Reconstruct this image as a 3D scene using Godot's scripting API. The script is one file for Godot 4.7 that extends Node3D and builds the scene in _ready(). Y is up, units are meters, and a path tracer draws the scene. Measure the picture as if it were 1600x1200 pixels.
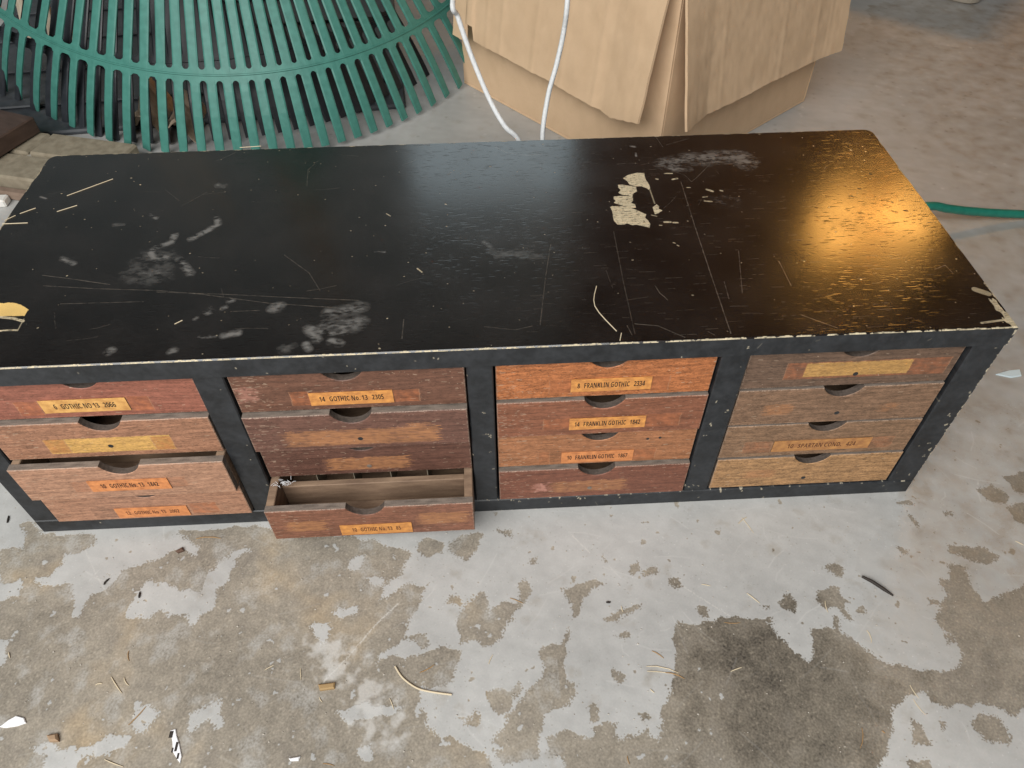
extends Node3D
# A black type cabinet with sixteen wooden drawers on a worn, painted concrete floor.
# x right, y up, z towards the viewer; the cabinet's front lies at z = 0.

const FLOOR_BARE = [[-471,-11,-424,-18,-313,-12,-117,22,-106,26,-72,38,-69,45,-77,63,-91,72,-95,88,-68,71,-53,76,-59,93,-68,111,-72,124,-58,122,-46,131,-35,132,-21,136,-23,150,-29,157,-34,168,-45,169,-57,163,-53,180,-50,194,-41,205,-30,207,-20,212,-6,218,1,225,3,232,1,285,-435,263,-574,-16],[165,123,186,124,203,121,216,119,235,123,246,123,250,132,257,144,261,151,265,159,274,163,281,149,282,136,294,136,304,133,307,124,311,124,309,138,317,145,326,156,338,167,350,170,366,175,380,178,394,174,404,162,402,143,395,133,404,120,416,111,425,92,432,78,440,81,448,84,441,98,445,118,460,114,491,103,547,102,481,213,434,211,420,214,410,205,395,204,376,204,373,207,362,199,363,193,348,194,330,203,324,211,318,223,308,239,299,247,280,296,116,287,129,239,145,193,154,176,161,152]]
const FLOOR_PAINT = [[-460,14,-439,16,-439,3,-453,-15,-455,-25,-423,1,-375,4,-368,12,-376,20,-394,24,-397,37,-402,48,-414,47,-415,50,-407,57,-379,55,-370,74,-367,88,-361,90,-361,77,-356,68,-342,62,-337,45,-318,40,-307,33,-289,24,-270,32,-270,25,-285,12,-296,5,-210,3,-254,-9,-427,-8,-470,-42,-506,-44,-458,69,-437,70,-420,63,-425,51,-445,52],[-320,90,-317,73,-311,57,-288,59,-282,67,-266,68,-257,69,-257,51,-247,40,-237,29,-219,26,-233,39,-234,57,-245,70,-241,77,-241,87,-255,95,-258,105,-263,99,-266,90,-280,93,-289,87,-299,94,-311,92],[-245,178,-233,174,-223,165,-219,169,-218,180,-213,192,-220,193,-227,184,-237,191,-241,194],[-290,172,-280,168,-265,179,-271,182,-272,192,-283,190],[-364,199,-354,195,-343,194,-339,201,-315,200,-304,191,-286,191,-287,200,-299,206,-313,207,-319,208,-320,215,-343,223,-350,203],[-435,104,-415,107,-410,129,-422,136],[-153,107,-139,106,-136,120,-141,126,-149,119],[-135,95,-117,92,-115,99,-130,102],[-125,45,-113,40,-114,54,-124,54],[-135,95,-117,91,-115,95,-130,103],[-125,52,-120,40,-114,42,-114,53,-123,56],[-94,138,-79,129,-68,126,-50,129,-35,128,-25,134,-50,135,-65,141,-79,139,-92,144],[-122,181,-100,177,-67,181,-76,187,-99,189,-115,192],[-110,66,-97,65,-89,69,-97,74],[96,225,113,216,115,228,103,229],[-106,213,-94,210,-91,220,-100,221]]
const FLOOR_SPOTS = [[-63,34,-59,27,-36,30,-42,44,-52,44,-61,39],[-33,33,-23,27,-8,22,-1,24,-6,42,-16,55,-25,45,-31,40],[13,18,27,21,28,30,14,22],[42,54,51,52,49,60,41,59],[-35,90,-27,87,-19,90,-21,96,-33,94],[-23,101,-9,87,-3,82,4,94,2,109,7,99,15,95,29,96,34,89,28,80,35,75,43,77,40,92,31,100,23,110,12,128,0,135,-3,137,-8,129,-17,128,-22,132,-25,114],[70,88,79,83,96,78,112,80,95,87,86,99,82,113,76,113,79,98],[105,115,118,110,140,102,142,105,128,111,115,119,107,120],[112,129,124,128,125,134,117,135],[44,146,50,136,64,137,69,125,75,119,70,135,65,151,65,166,74,170,73,181,61,189,51,190,45,199,41,211,37,220,38,227,26,225,22,229,8,227,3,220,14,217,3,212,15,195,26,184,32,175,44,165,49,155],[-1,175,8,172,19,173,28,166,30,173,21,180,18,190,9,193,1,184],[-21,198,-12,187,-5,193,-11,201],[81,190,91,188,89,201,81,202],[105,158,112,164,118,167,109,175,103,170],[120,198,128,195,131,200,124,204],[114,53,116,60,111,60],[-60,126,-54,121,-48,129,-56,134],[133,66,144,62,145,71,136,75],[147,71,158,67,161,74,150,77],[170,81,179,79,176,93,171,88],[46,211,63,207,73,209,79,216,84,208,98,201,104,205,100,212,106,216,116,213,129,210,129,217,136,217,142,195,153,180,162,152,165,122,177,125,142,293,38,287,60,235,57,228,47,224],[339,211,347,221,347,234,333,230],[359,216,366,218,361,225],[388,214,407,213,413,225,406,235,392,231,385,223],[323,243,340,244,339,251,324,250],[315,75,327,73,333,83,328,88,317,80],[302,100,319,96,322,106,327,111,319,115,324,125,318,129,314,115,303,115,299,107],[330,118,336,116,340,120,333,125,329,123],[263,108,272,101,279,106,274,119,265,116],[437,60,451,61,469,64,481,73,475,80,463,81,450,74,436,68],[495,-1,512,-5,524,7,518,18,500,14],[529,-14,560,-19,549,11,533,4],[515,23,541,16,530,46,515,35],[389,57,401,61,394,68],[190,109,198,108,196,120,190,118],[245,110,253,112,251,116],[408,9,428,9,424,14,409,13],[414,21,423,32,417,42,416,32],[415,94,423,97,419,107,414,103],[449,27,460,22,456,31],[247,121,254,122,251,127,247,125],[396,113,405,112,405,118,395,118],[398,143,403,149,400,154,396,151]]
const STRAWS = [[-275,15,-251,16],[-315,145,-302,159],[-304,146,-298,153],[-307,123,-304,132],[-187,146,-180,142],[-138,171,-135,175],[-289,185,-279,171],[-157,146,-155,156],[-300,210,-284,216],[-129,222,-120,224],[-326,151,-321,150],[-410,119,-407,124],[-56,155,-44,149],[-80,175,-76,184],[2,151,6,143],[142,147,151,154],[135,164,161,168],[135,160,161,167],[23,92,35,98],[135,179,138,182],[122,105,123,111],[108,229,109,235],[248,27,258,20],[253,20,260,38],[150,166,165,172],[198,88,206,90],[237,99,246,109],[210,125,224,126],[205,168,215,165],[350,187,353,198],[313,221,315,223],[305,110,304,121],[505,60,511,65],[298,218,291,233],[332,139,332,150],[348,198,353,211]]
const TWIG = [-77,149,-70,159,-58,168,-45,172,-29,175]
const F_SCRAPA = [-392,181,-387,176,-382,173,-375,175,-372,179,-378,181,-387,182]
const F_SCRAPB = [-254,191,-250,190,-248,195,-244,202,-240,211,-240,216,-243,213,-248,207,-250,200]
const F_SCRAPC = [592,-152,610,-157,623,-158,620,-148,607,-146]
const F_BIT = [-156,217,-147,216,-148,219,-154,219]
const F_STICK = [346,89,367,109]
const F_CHIPO = [-140,161,-126,160,-126,165,-138,166]
const F_BLOB = [-351,190,-343,189,-340,195,-347,195]
const F_DARK1 = [-348,59,-345,53]
const F_DARK2 = [-312,74,-313,68]
const F_DARK3 = [-291,28,-285,24,-283,28,-288,30]
const F_DARK4 = [-464,-13,-466,-21]
const F_WHITEBLOCK = [-697,-566,-692,-572]
const F_CRACKA = [-137,159,-117,137,-96,110,-77,91]
const F_CRACKB = [85,30,100,50]
const F_CRACKC = [181,89,198,104,216,119]
const F_CRACKD = [-378,21,-359,48,-342,69]
const F_RESID = [-143,128,-127,146,-105,164,-93,183,-81,197]
const F_BEANSP = [109,101,113,101]
const TOP_BARE = [[5563,1793,5580,1807,5675,1802,5785,1744,5877,1657,5857,1608,5877,1557,5886,1508,5870,1451,5833,1472,5758,1506,5722,1498,5680,1530,5649,1512,5591,1516,5565,1576,5569,1666,5570,1736],[5620,1962,5700,1968,5801,1951,5789,1878,5766,1848,5798,1825,5798,1768,5740,1757,5693,1801,5660,1823,5605,1858,5628,1888,5614,1920],[5688,2153,5729,2156,5857,2110,5854,2034,5815,2004,5795,1951,5697,1989,5672,2023,5702,2065,5685,2109],[5759,2272,5817,2325,5904,2354,5974,2344,5970,2225,5985,2168,5987,2080,5970,2048,5951,2082,5908,2118,5858,2115,5801,2146,5787,2214,5761,2249],[5955,1764,6000,1813,6016,1771,6005,1740,6034,1708,5992,1670,5953,1652,5952,1713]]
const TOP_YELLOW = [[252,759,433,753,465,747,498,754,555,746,613,720,662,686,699,656,694,617,696,581,320,598]]
const TOP_MARKS = [[0,16,90,6173,2326,6245,2321],[0,20,90,6074,2235,6086,2229],[0,22,90,6230,2215,6276,2229],[0,22,90,6021,1529,6073,1526],[0,22,90,6100,1515,6134,1512],[0,12,50,5980,2053,5984,1824],[0,10,80,5966,1484,5986,1482],[0,10,60,5922,1644,5965,1622],[0,25,90,6521,2025,6568,1990],[0,20,70,6644,2001,6660,1991],[0,14,80,6456,1900,6493,1905],[0,16,90,6456,1837,6520,1824],[0,10,80,6337,2069,6369,2067],[0,10,70,6039,1222,6054,1213],[0,10,70,6065,1185,6077,1173],[1,24,55,5926,2852,5960,2838],[1,16,50,5954,2719,5942,2610],[2,5,55,6302,2171,6279,1426,6267,778,6256,58],[2,4,22,5541,1413,5522,722,5517,100],[2,5,45,5535,208,5710,176,5815,94,5893,36],[2,5,40,6209,3045,6247,2820],[2,4,30,6294,2855,6546,2966],[2,5,40,5775,658,5797,560,5827,511,5843,474],[2,5,35,6265,2360,6363,2285,6403,2165,6464,2228,6649,2459],[2,4,30,6355,673,6341,457],[2,4,30,6579,1073,6467,521],[2,6,40,6084,89,6126,48],[2,5,40,5471,190,5492,85],[1,150,42,6213,2486,6421,2563,6540,2573],[1,170,45,6616,2569,6817,2592,6970,2583,7018,2472],[1,60,40,6156,2490,6272,2395,6422,2385],[1,250,10,6629,1827,6728,1789],[1,45,60,1622,1600,1627,1501,1494,1412,1483,1349,1534,1268,1636,1277],[1,45,62,1943,1837,1977,1748,1891,1634,1778,1525],[1,55,50,1751,1240,1896,1034],[1,260,22,1538,1252,1588,1067,1484,1103],[1,30,45,1314,1928,1391,1870],[1,40,45,727,1316,858,1237],[1,60,25,1831,2379,1897,2367],[1,40,20,1031,1788,1112,1783],[1,20,35,184,2288,249,2254],[2,5,50,647,1093,932,1023,1256,935],[2,4,38,708,952,1142,890,1669,836,2051,766,2622,622,3172,535],[2,4,40,1674,816,2235,755,2793,681,3344,615],[2,5,35,931,712,1597,701],[2,4,40,2333,539,2564,539],[2,4,25,2698,2325,2671,2606,2750,2767],[2,4,30,2650,1248,2897,990,3020,751],[1,60,55,2143,547,2161,562],[1,40,45,2264,583,2276,593],[1,45,50,2300,662,2314,673],[1,80,55,2681,553,2707,573],[1,30,40,2070,468,2079,475],[1,55,55,1497,129,1511,141],[1,50,45,1976,102,1990,113],[1,90,22,2833,84,2860,104],[1,20,20,121,2800,127,2808],[1,25,50,2152,250,2271,255],[1,50,55,2337,264,2437,284],[1,100,45,3138,467,3303,503,3362,523],[1,120,42,3139,333,3277,303,3363,342],[1,45,60,2994,297,3179,243,3299,226],[1,55,65,3182,147,3243,123],[1,45,50,2987,127,3016,73],[1,60,45,2979,298,3069,175],[1,200,14,4480,1153,4811,1134],[1,40,25,4385,1323,4434,1265],[1,30,45,3764,3019,3843,3021],[2,5,35,4534,2932,4637,2814,4848,2745,5004,2754],[2,4,30,3723,366,3719,148],[2,4,25,4357,245,4595,194,4732,230],[1,18,40,3431,1248,3515,1238],[0,12,80,3807,996,3849,943],[1,18,35,4056,2439,4084,2472],[2,5,25,4964,1260,4887,843,4793,237],[0,10,80,3495,1811,3533,1773],[0,10,70,4033,1933,4045,1926],[3,26,80,382,590,504,579,618,557,708,519],[3,18,80,455,418,570,415,637,420,702,416],[3,8,60,704,545,708,407],[4,14,90,8162,2201,8169,2193],[4,13,80,8248,1575,8273,1567],[4,12,70,7956,1959,7980,1944],[4,12,60,7843,1836,7859,1829],[4,9,70,8187,1716,8192,1709],[4,10,60,8452,1901,8465,1887],[2,5,40,6884,913,6891,592],[2,5,40,6862,235,7096,70],[2,4,30,8157,728,8266,776,8285,667],[3,60,45,8373,454,8447,399],[3,30,60,8492,524,8521,345],[3,18,70,8521,345,8521,103],[3,20,70,8232,62,8422,86]]
const TOP_STRAWS = [[437,2284,785,2553],[436,2024,589,2116],[103,2012,215,2095],[-18,1910,73,1985],[-17,1858,233,1860],[1923,410,1974,451],[5292,674,5248,428,5379,130],[5413,106,5390,27],[1913,3069,2128,3085]]
const FLOOR_DIRT_SHADE = [[405,15,413,65,383,121,409,152,461,160,573,160,704,-40,1335,-1013,1445,-1182,914,-1229,752,-1052,705,-770,687,-646,698,-469,652,-265,588,-138]]

const CAB_W := 0.85
const CAB_D := 0.3042
const CAB_H := 0.2265
const BOARD := 0.0195
const ROW := 0.04675
const COLS = [[-0.402, -0.217], [-0.193, -0.005], [0.016, 0.197], [0.220, 0.399]]

var rng := RandomNumberGenerator.new()
var lut := PackedByteArray()
var nz := {}
var M := {}


# ---------------------------------------------------------------- mesh builder
class MB:
	var v := PackedVector3Array()
	var n := PackedVector3Array()
	var t := PackedVector2Array()
	var uo := Vector3.ZERO
	var ux := Vector3(1, 0, 0)
	var uy := Vector3(0, -1, 0)

	func uv(p: Vector3) -> Vector2:
		return Vector2((p - uo).dot(ux), (p - uo).dot(uy))

	func tri(a: Vector3, b: Vector3, c: Vector3, out: Vector3) -> void:
		var nn := (c - a).cross(b - a)
		if nn.length_squared() < 1e-20:
			return
		if nn.dot(out) < 0.0:
			var s := b
			b = c
			c = s
			nn = -nn
		nn = nn.normalized()
		for p in [a, b, c]:
			v.append(p)
			n.append(nn)
			t.append(uv(p))

	func quad(a: Vector3, b: Vector3, c: Vector3, d: Vector3, out: Vector3) -> void:
		tri(a, b, c, out)
		tri(a, c, d, out)

	func stri(a: Vector3, na: Vector3, b: Vector3, nb: Vector3, c: Vector3, nc: Vector3) -> void:
		if (c - a).cross(b - a).dot(na + nb + nc) < 0.0:
			var s := b
			b = c
			c = s
			s = nb
			nb = nc
			nc = s
		v.append_array([a, b, c])
		n.append_array([na, nb, nc])
		t.append_array([uv(a), uv(b), uv(c)])

	func squad(a, na, b, nb, c, nc, d, nd) -> void:
		stri(a, na, b, nb, c, nc)
		stri(a, na, c, nc, d, nd)

	# a box with chamfered edges
	func box(lo: Vector3, hi: Vector3, bev := 0.001, xf := Transform3D()) -> void:
		var mid := (lo + hi) * 0.5
		var half := (hi - lo) * 0.5
		bev = minf(bev, minf(half.x, minf(half.y, half.z)) * 0.9)
		var P := func(s: Vector3, ax: int) -> Vector3:
			var q := Vector3(s.x * half.x, s.y * half.y, s.z * half.z)
			for k in 3:
				if k != ax:
					q[k] -= s[k] * bev
			return xf * (mid + q)
		var ctr: Vector3 = xf * mid
		for ax in 3:
			var a1 := (ax + 1) % 3
			var a2 := (ax + 2) % 3
			for s in [-1.0, 1.0]:
				var c := []
				for w in [[-1, -1], [1, -1], [1, 1], [-1, 1]]:
					var q := Vector3.ZERO
					q[ax] = s
					q[a1] = w[0]
					q[a2] = w[1]
					c.append(P.call(q, ax))
				quad(c[0], c[1], c[2], c[3], (c[0] + c[2]) * 0.5 - ctr)
			for s1 in [-1.0, 1.0]:
				for s2 in [-1.0, 1.0]:
					var q0 := Vector3.ZERO
					q0[a1] = s1
					q0[a2] = s2
					var q1 := q0
					q0[ax] = -1.0
					q1[ax] = 1.0
					var a: Vector3 = P.call(q0, a1)
					var b: Vector3 = P.call(q1, a1)
					var c2: Vector3 = P.call(q1, a2)
					var d: Vector3 = P.call(q0, a2)
					quad(a, b, c2, d, (a + c2) * 0.5 - ctr)
		for sx in [-1.0, 1.0]:
			for sy in [-1.0, 1.0]:
				for sz in [-1.0, 1.0]:
					var q := Vector3(sx, sy, sz)
					var a: Vector3 = P.call(q, 0)
					tri(a, P.call(q, 1), P.call(q, 2), a - ctr)

	# a round tube along a path
	func tube(path: PackedVector3Array, rad, sides := 8, cap := true) -> void:
		var rings := []
		var norms := []
		var up := Vector3(0.31, 0.87, 0.38).normalized()
		for i in path.size():
			var d := (path[mini(i + 1, path.size() - 1)] - path[maxi(i - 1, 0)]).normalized()
			var s := d.cross(up)
			if s.length() < 0.05:
				s = d.cross(Vector3.RIGHT)
			s = s.normalized()
			up = s.cross(d).normalized()
			var r: float = rad[i] if rad is Array or rad is PackedFloat32Array else rad
			var ring := PackedVector3Array()
			var nr := PackedVector3Array()
			for k in sides:
				var a := TAU * k / sides
				var o := s * cos(a) + up * sin(a)
				ring.append(path[i] + o * r)
				nr.append(o)
			rings.append(ring)
			norms.append(nr)
		for i in path.size() - 1:
			for k in sides:
				var j := (k + 1) % sides
				squad(rings[i][k], norms[i][k], rings[i + 1][k], norms[i + 1][k], rings[i + 1][j], norms[i + 1][j], rings[i][j], norms[i][j])
		if cap:
			for e in [0, path.size() - 1]:
				var out: Vector3 = path[0] - path[1] if e == 0 else path[e] - path[e - 1]
				for k in sides:
					tri(path[e], rings[e][k], rings[e][(k + 1) % sides], out)

	# a polygon in the xy plane from z0 (back) to z1 (front), its front edge chamfered; "what" picks faces: 1 front, 2 the rest
	func extrude(poly: PackedVector2Array, z0: float, z1: float, bev: float, xf := Transform3D(), what := 3, e0i := 0, e1i := 9999) -> void:
		var cnt := poly.size()
		if Geometry2D.is_polygon_clockwise(poly):
			poly = poly.duplicate()
			poly.reverse()
		var inn := PackedVector2Array()
		for i in cnt:
			var e0 := (poly[i] - poly[(i + cnt - 1) % cnt]).normalized()
			var e1 := (poly[(i + 1) % cnt] - poly[i]).normalized()
			var n0 := Vector2(-e0.y, e0.x)
			var n1 := Vector2(-e1.y, e1.x)
			var m := (n0 + n1)
			m = m / maxf(m.length_squared() * 0.5, 0.35)
			inn.append(poly[i] + m * bev)
		var L := func(p: Vector2, z: float) -> Vector3: return xf * Vector3(p.x, p.y, z)
		var fz: Vector3 = xf.basis.z
		var idx := Geometry2D.triangulate_polygon(inn)
		if what & 1:
			for i in range(0, idx.size(), 3):
				tri(L.call(inn[idx[i]], z1), L.call(inn[idx[i + 1]], z1), L.call(inn[idx[i + 2]], z1), fz)
			if bev > 0.0:
				for i in cnt:
					var j := (i + 1) % cnt
					var e := poly[j] - poly[i]
					var o: Vector3 = xf.basis * Vector3(e.y, -e.x, e.length())
					quad(L.call(inn[i], z1), L.call(inn[j], z1), L.call(poly[j], z1 - bev), L.call(poly[i], z1 - bev), o)
		if what & 2:
			var idb := Geometry2D.triangulate_polygon(poly) if e0i == 0 else PackedInt32Array()
			for i in range(0, idb.size(), 3):
				tri(L.call(poly[idb[i]], z0), L.call(poly[idb[i + 1]], z0), L.call(poly[idb[i + 2]], z0), -fz)
			for i in cnt:
				if i < e0i or i > e1i:
					continue
				var j := (i + 1) % cnt
				var e := poly[j] - poly[i]
				quad(L.call(poly[i], z0), L.call(poly[j], z0), L.call(poly[j], z1 - bev), L.call(poly[i], z1 - bev), xf.basis * Vector3(e.y, -e.x, 0))

	# a curved sheet with thickness: f(i, j) gives its middle surface
	func sheet(nu: int, nv: int, f: Callable, th: float) -> void:
		var P := []
		for i in nu + 1:
			var row := []
			for j in nv + 1:
				row.append(f.call(float(i) / nu, float(j) / nv))
			P.append(row)
		var N := []
		for i in nu + 1:
			var row := []
			for j in nv + 1:
				var du: Vector3 = P[mini(i + 1, nu)][j] - P[maxi(i - 1, 0)][j]
				var dv: Vector3 = P[i][mini(j + 1, nv)] - P[i][maxi(j - 1, 0)]
				row.append(du.cross(dv).normalized())
			N.append(row)
		for s in [-1.0, 1.0]:
			for i in nu:
				for j in nv:
					var c := []
					for w in [[0, 0], [1, 0], [1, 1], [0, 1]]:
						var nn: Vector3 = N[i + w[0]][j + w[1]] * s
						c.append(P[i + w[0]][j + w[1]] + nn * th * 0.5)
						c.append(nn)
					squad(c[0], c[1], c[2], c[3], c[4], c[5], c[6], c[7])
		var edge := func(i: int, j: int, i2: int, j2: int, out: Vector3) -> void:
			quad(P[i][j] + N[i][j] * th * 0.5, P[i2][j2] + N[i2][j2] * th * 0.5, P[i2][j2] - N[i2][j2] * th * 0.5, P[i][j] - N[i][j] * th * 0.5, out)
		for i in nu:
			edge.call(i, 0, i + 1, 0, P[i][0] - P[i][1])
			edge.call(i, nv, i + 1, nv, P[i][nv] - P[i][nv - 1])
		for j in nv:
			edge.call(0, j, 0, j + 1, P[0][j] - P[1][j])
			edge.call(nu, j, nu, j + 1, P[nu][j] - P[nu - 1][j])

	func surf(mesh: ArrayMesh, m: Material) -> ArrayMesh:
		if v.size():
			var a := []
			a.resize(Mesh.ARRAY_MAX)
			a[Mesh.ARRAY_VERTEX] = v
			a[Mesh.ARRAY_NORMAL] = n
			a[Mesh.ARRAY_TEX_UV] = t
			mesh.add_surface_from_arrays(Mesh.PRIMITIVE_TRIANGLES, a)
			mesh.surface_set_material(mesh.get_surface_count() - 1, m)
		return mesh

	func made(m: Material) -> ArrayMesh:
		return surf(ArrayMesh.new(), m)


# ---------------------------------------------------------------- nodes
func put(mesh: Mesh, called: String, parent: Node = self) -> MeshInstance3D:
	var o := MeshInstance3D.new()
	o.mesh = mesh
	o.name = called
	parent.add_child(o, true)
	return o


var used := {}
func top_name(called: String) -> String:
	var k: int = used.get(called, 0)
	used[called] = k + 1
	return called if k == 0 else "%s_%03d" % [called, k]


func base(called: String, at := Vector3.ZERO) -> Node3D:
	var o := Node3D.new()
	o.name = top_name(called)
	add_child(o, true)
	o.position = at
	return o


func thing(mesh: Mesh, called: String) -> MeshInstance3D:
	return put(mesh, top_name(called))


func tag(o: Node, label: String, category: String, group := "") -> void:
	o.set_meta("label", label)
	o.set_meta("category", category)
	if group:
		o.set_meta("group", group)


func setting(o: Node) -> void:
	o.set_meta("kind", "structure")


# ---------------------------------------------------------------- textures
func noise(key: String, freq: float, octaves := 3, sd := 1) -> FastNoiseLite:
	if not nz.has(key):
		var f := FastNoiseLite.new()
		f.noise_type = FastNoiseLite.TYPE_SIMPLEX_SMOOTH
		f.seed = sd
		f.frequency = freq
		f.fractal_type = FastNoiseLite.FRACTAL_FBM if octaves > 1 else FastNoiseLite.FRACTAL_NONE
		f.fractal_octaves = octaves
		nz[key] = f
	return nz[key]


func lin(r: float, g: float, b: float) -> Vector3:
	var c := Color(r / 255.0, g / 255.0, b / 255.0).srgb_to_linear()
	return Vector3(c.r, c.g, c.b)


func s8(x: float) -> int:
	return lut[clampi(int(x * 4095.0), 0, 4095)]


func tex(w: int, h: int, data: PackedByteArray, format := Image.FORMAT_RGB8) -> ImageTexture:
	return ImageTexture.create_from_image(Image.create_from_data(w, h, false, format, data))


func fill_poly(mask: PackedFloat32Array, w: int, h: int, p: PackedVector2Array, val: float) -> PackedFloat32Array:
	var lo := h
	var hi := 0
	for q in p:
		lo = mini(lo, int(q.y))
		hi = maxi(hi, int(q.y) + 1)
	for y in range(maxi(lo, 0), mini(hi + 1, h)):
		var xs := []
		var yc := y + 0.5
		for i in p.size():
			var a := p[i]
			var b := p[(i + 1) % p.size()]
			if (a.y <= yc) != (b.y <= yc):
				xs.append(a.x + (yc - a.y) / (b.y - a.y) * (b.x - a.x))
		xs.sort()
		for k in range(0, xs.size() - 1, 2):
			for x in range(clampi(int(xs[k] + 0.5), 0, w), clampi(int(xs[k + 1] + 0.5), 0, w)):
				mask[y * w + x] = val
	return mask


func stroke(mask: PackedFloat32Array, w: int, h: int, p: PackedVector2Array, r: float, s: float, soft := true) -> PackedFloat32Array:
	for i in p.size() - 1:
		var a := p[i]
		var b := p[i + 1]
		var x0 := clampi(int(minf(a.x, b.x) - r - 1), 0, w)
		var x1 := clampi(int(maxf(a.x, b.x) + r + 2), 0, w)
		var y0 := clampi(int(minf(a.y, b.y) - r - 1), 0, h)
		var y1 := clampi(int(maxf(a.y, b.y) + r + 2), 0, h)
		var e := b - a
		var l2 := maxf(e.length_squared(), 1e-6)
		for y in range(y0, y1):
			for x in range(x0, x1):
				var q := Vector2(x + 0.5, y + 0.5)
				var d := q.distance_to(a + e * clampf((q - a).dot(e) / l2, 0.0, 1.0))
				var k := clampf((r - d) / r, 0.0, 1.0) if soft else clampf(r + 0.5 - d, 0.0, 1.0)
				if k * s > mask[y * w + x]:
					mask[y * w + x] = k * s
	return mask


func blank(cnt: int) -> PackedFloat32Array:
	var a := PackedFloat32Array()
	a.resize(cnt)
	return a


func std(col: Color, rough: float, spec := 0.5) -> StandardMaterial3D:
	var m := StandardMaterial3D.new()
	m.albedo_color = col
	m.roughness = rough
	m.metallic_specular = spec
	return m


func srgb(x: Vector3) -> Color:
	return Color(x.x, x.y, x.z).linear_to_srgb()


# noise-coloured material from world or object position
func grainy(a: Vector3, b: Vector3, size: float, stretch: Vector3, rough: float, bump := 0.0, sd := 5, spec := 0.5, res := 256) -> StandardMaterial3D:
	var f := noise("g%d_%s" % [sd, str(stretch)], 1.0, 4, sd)
	var f2 := noise("gf%d" % sd, 1.0, 2, sd + 77)
	var d := PackedByteArray()
	d.resize(res * res * 3)
	var hh := PackedByteArray()
	hh.resize(res * res)
	var k := 0
	for y in res:
		for x in res:
			# blend with a shifted copy near the borders so that the tile repeats without a seam
			var wx := clampf((x - res * 0.8) / (res * 0.2), 0.0, 1.0)
			var wy := clampf((y - res * 0.8) / (res * 0.2), 0.0, 1.0)
			var q := f.get_noise_2d(x * 0.03 * stretch.x, y * 0.03 * stretch.y)
			if wx > 0.0:
				q = lerpf(q, f.get_noise_2d((x - res) * 0.03 * stretch.x, y * 0.03 * stretch.y), wx)
			if wy > 0.0:
				var q2 := f.get_noise_2d(x * 0.03 * stretch.x, (y - res) * 0.03 * stretch.y)
				if wx > 0.0:
					q2 = lerpf(q2, f.get_noise_2d((x - res) * 0.03 * stretch.x, (y - res) * 0.03 * stretch.y), wx)
				q = lerpf(q, q2, wy)
			q += 0.25 * f2.get_noise_2d(x * 0.35 * stretch.x, y * 0.35 * stretch.y)
			var u := clampf(0.5 + q * 0.75, 0.0, 1.0)
			d[k * 3] = s8(lerpf(a.x, b.x, u))
			d[k * 3 + 1] = s8(lerpf(a.y, b.y, u))
			d[k * 3 + 2] = s8(lerpf(a.z, b.z, u))
			hh[k] = int(u * 255.0)
			k += 1
	var m := StandardMaterial3D.new()
	m.albedo_texture = tex(res, res, d)
	m.roughness = rough
	m.metallic_specular = spec
	m.uv1_triplanar = true
	m.uv1_scale = Vector3.ONE / size
	if bump > 0.0:
		m.heightmap_enabled = true
		m.heightmap_texture = tex(res, res, hh, Image.FORMAT_L8)
		m.heightmap_scale = bump
	return m


# ---------------------------------------------------------------- the scene
func _ready() -> void:
	rng.seed = 20
	for i in 4096:
		var c := Color(i / 4095.0, 0, 0).linear_to_srgb()
		lut.append(int(c.r * 255.0 + 0.5))

	var cam := Camera3D.new()
	cam.name = "camera"
	add_child(cam)
	cam.position = Vector3(0.0136, 0.6238, 0.3997)
	cam.rotation = Vector3(-0.831, -0.0430, -0.0102)
	cam.fov = 54.8
	cam.near = 0.02
	cam.far = 60.0
	cam.current = true

	var env := Environment.new()
	env.background_mode = Environment.BG_COLOR
	env.background_color = Color(0.165, 0.17, 0.18)
	env.tonemap_mode = Environment.TONE_MAPPER_LINEAR
	env.tonemap_exposure = 1.0
	env.sdfgi_enabled = true
	env.ssao_enabled = true
	env.ssil_enabled = true
	var we := WorldEnvironment.new()
	we.name = "environment"
	we.environment = env
	add_child(we)

	# daylight from the open garage doorway, in front and to the left of the cabinet
	var day := AreaLight3D.new()
	day.name = "doorway_daylight"
	day.area_size = Vector2(2.4, 1.5)
	day.light_color = Color(1.0, 0.997, 0.985)
	day.light_energy = 9.0
	day.area_range = 12.0
	day.shadow_enabled = true
	add_child(day)
	day.look_at_from_position(Vector3(-0.72, 1.62, 1.36), Vector3(-0.20, 0.1, -0.05), Vector3.UP)

	build_floor()
	build_back_wall()
	build_lamp()
	build_cabinet()
	build_carton()
	build_rakes()
	build_corner()
	build_hose_and_cord()
	build_litter()


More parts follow.
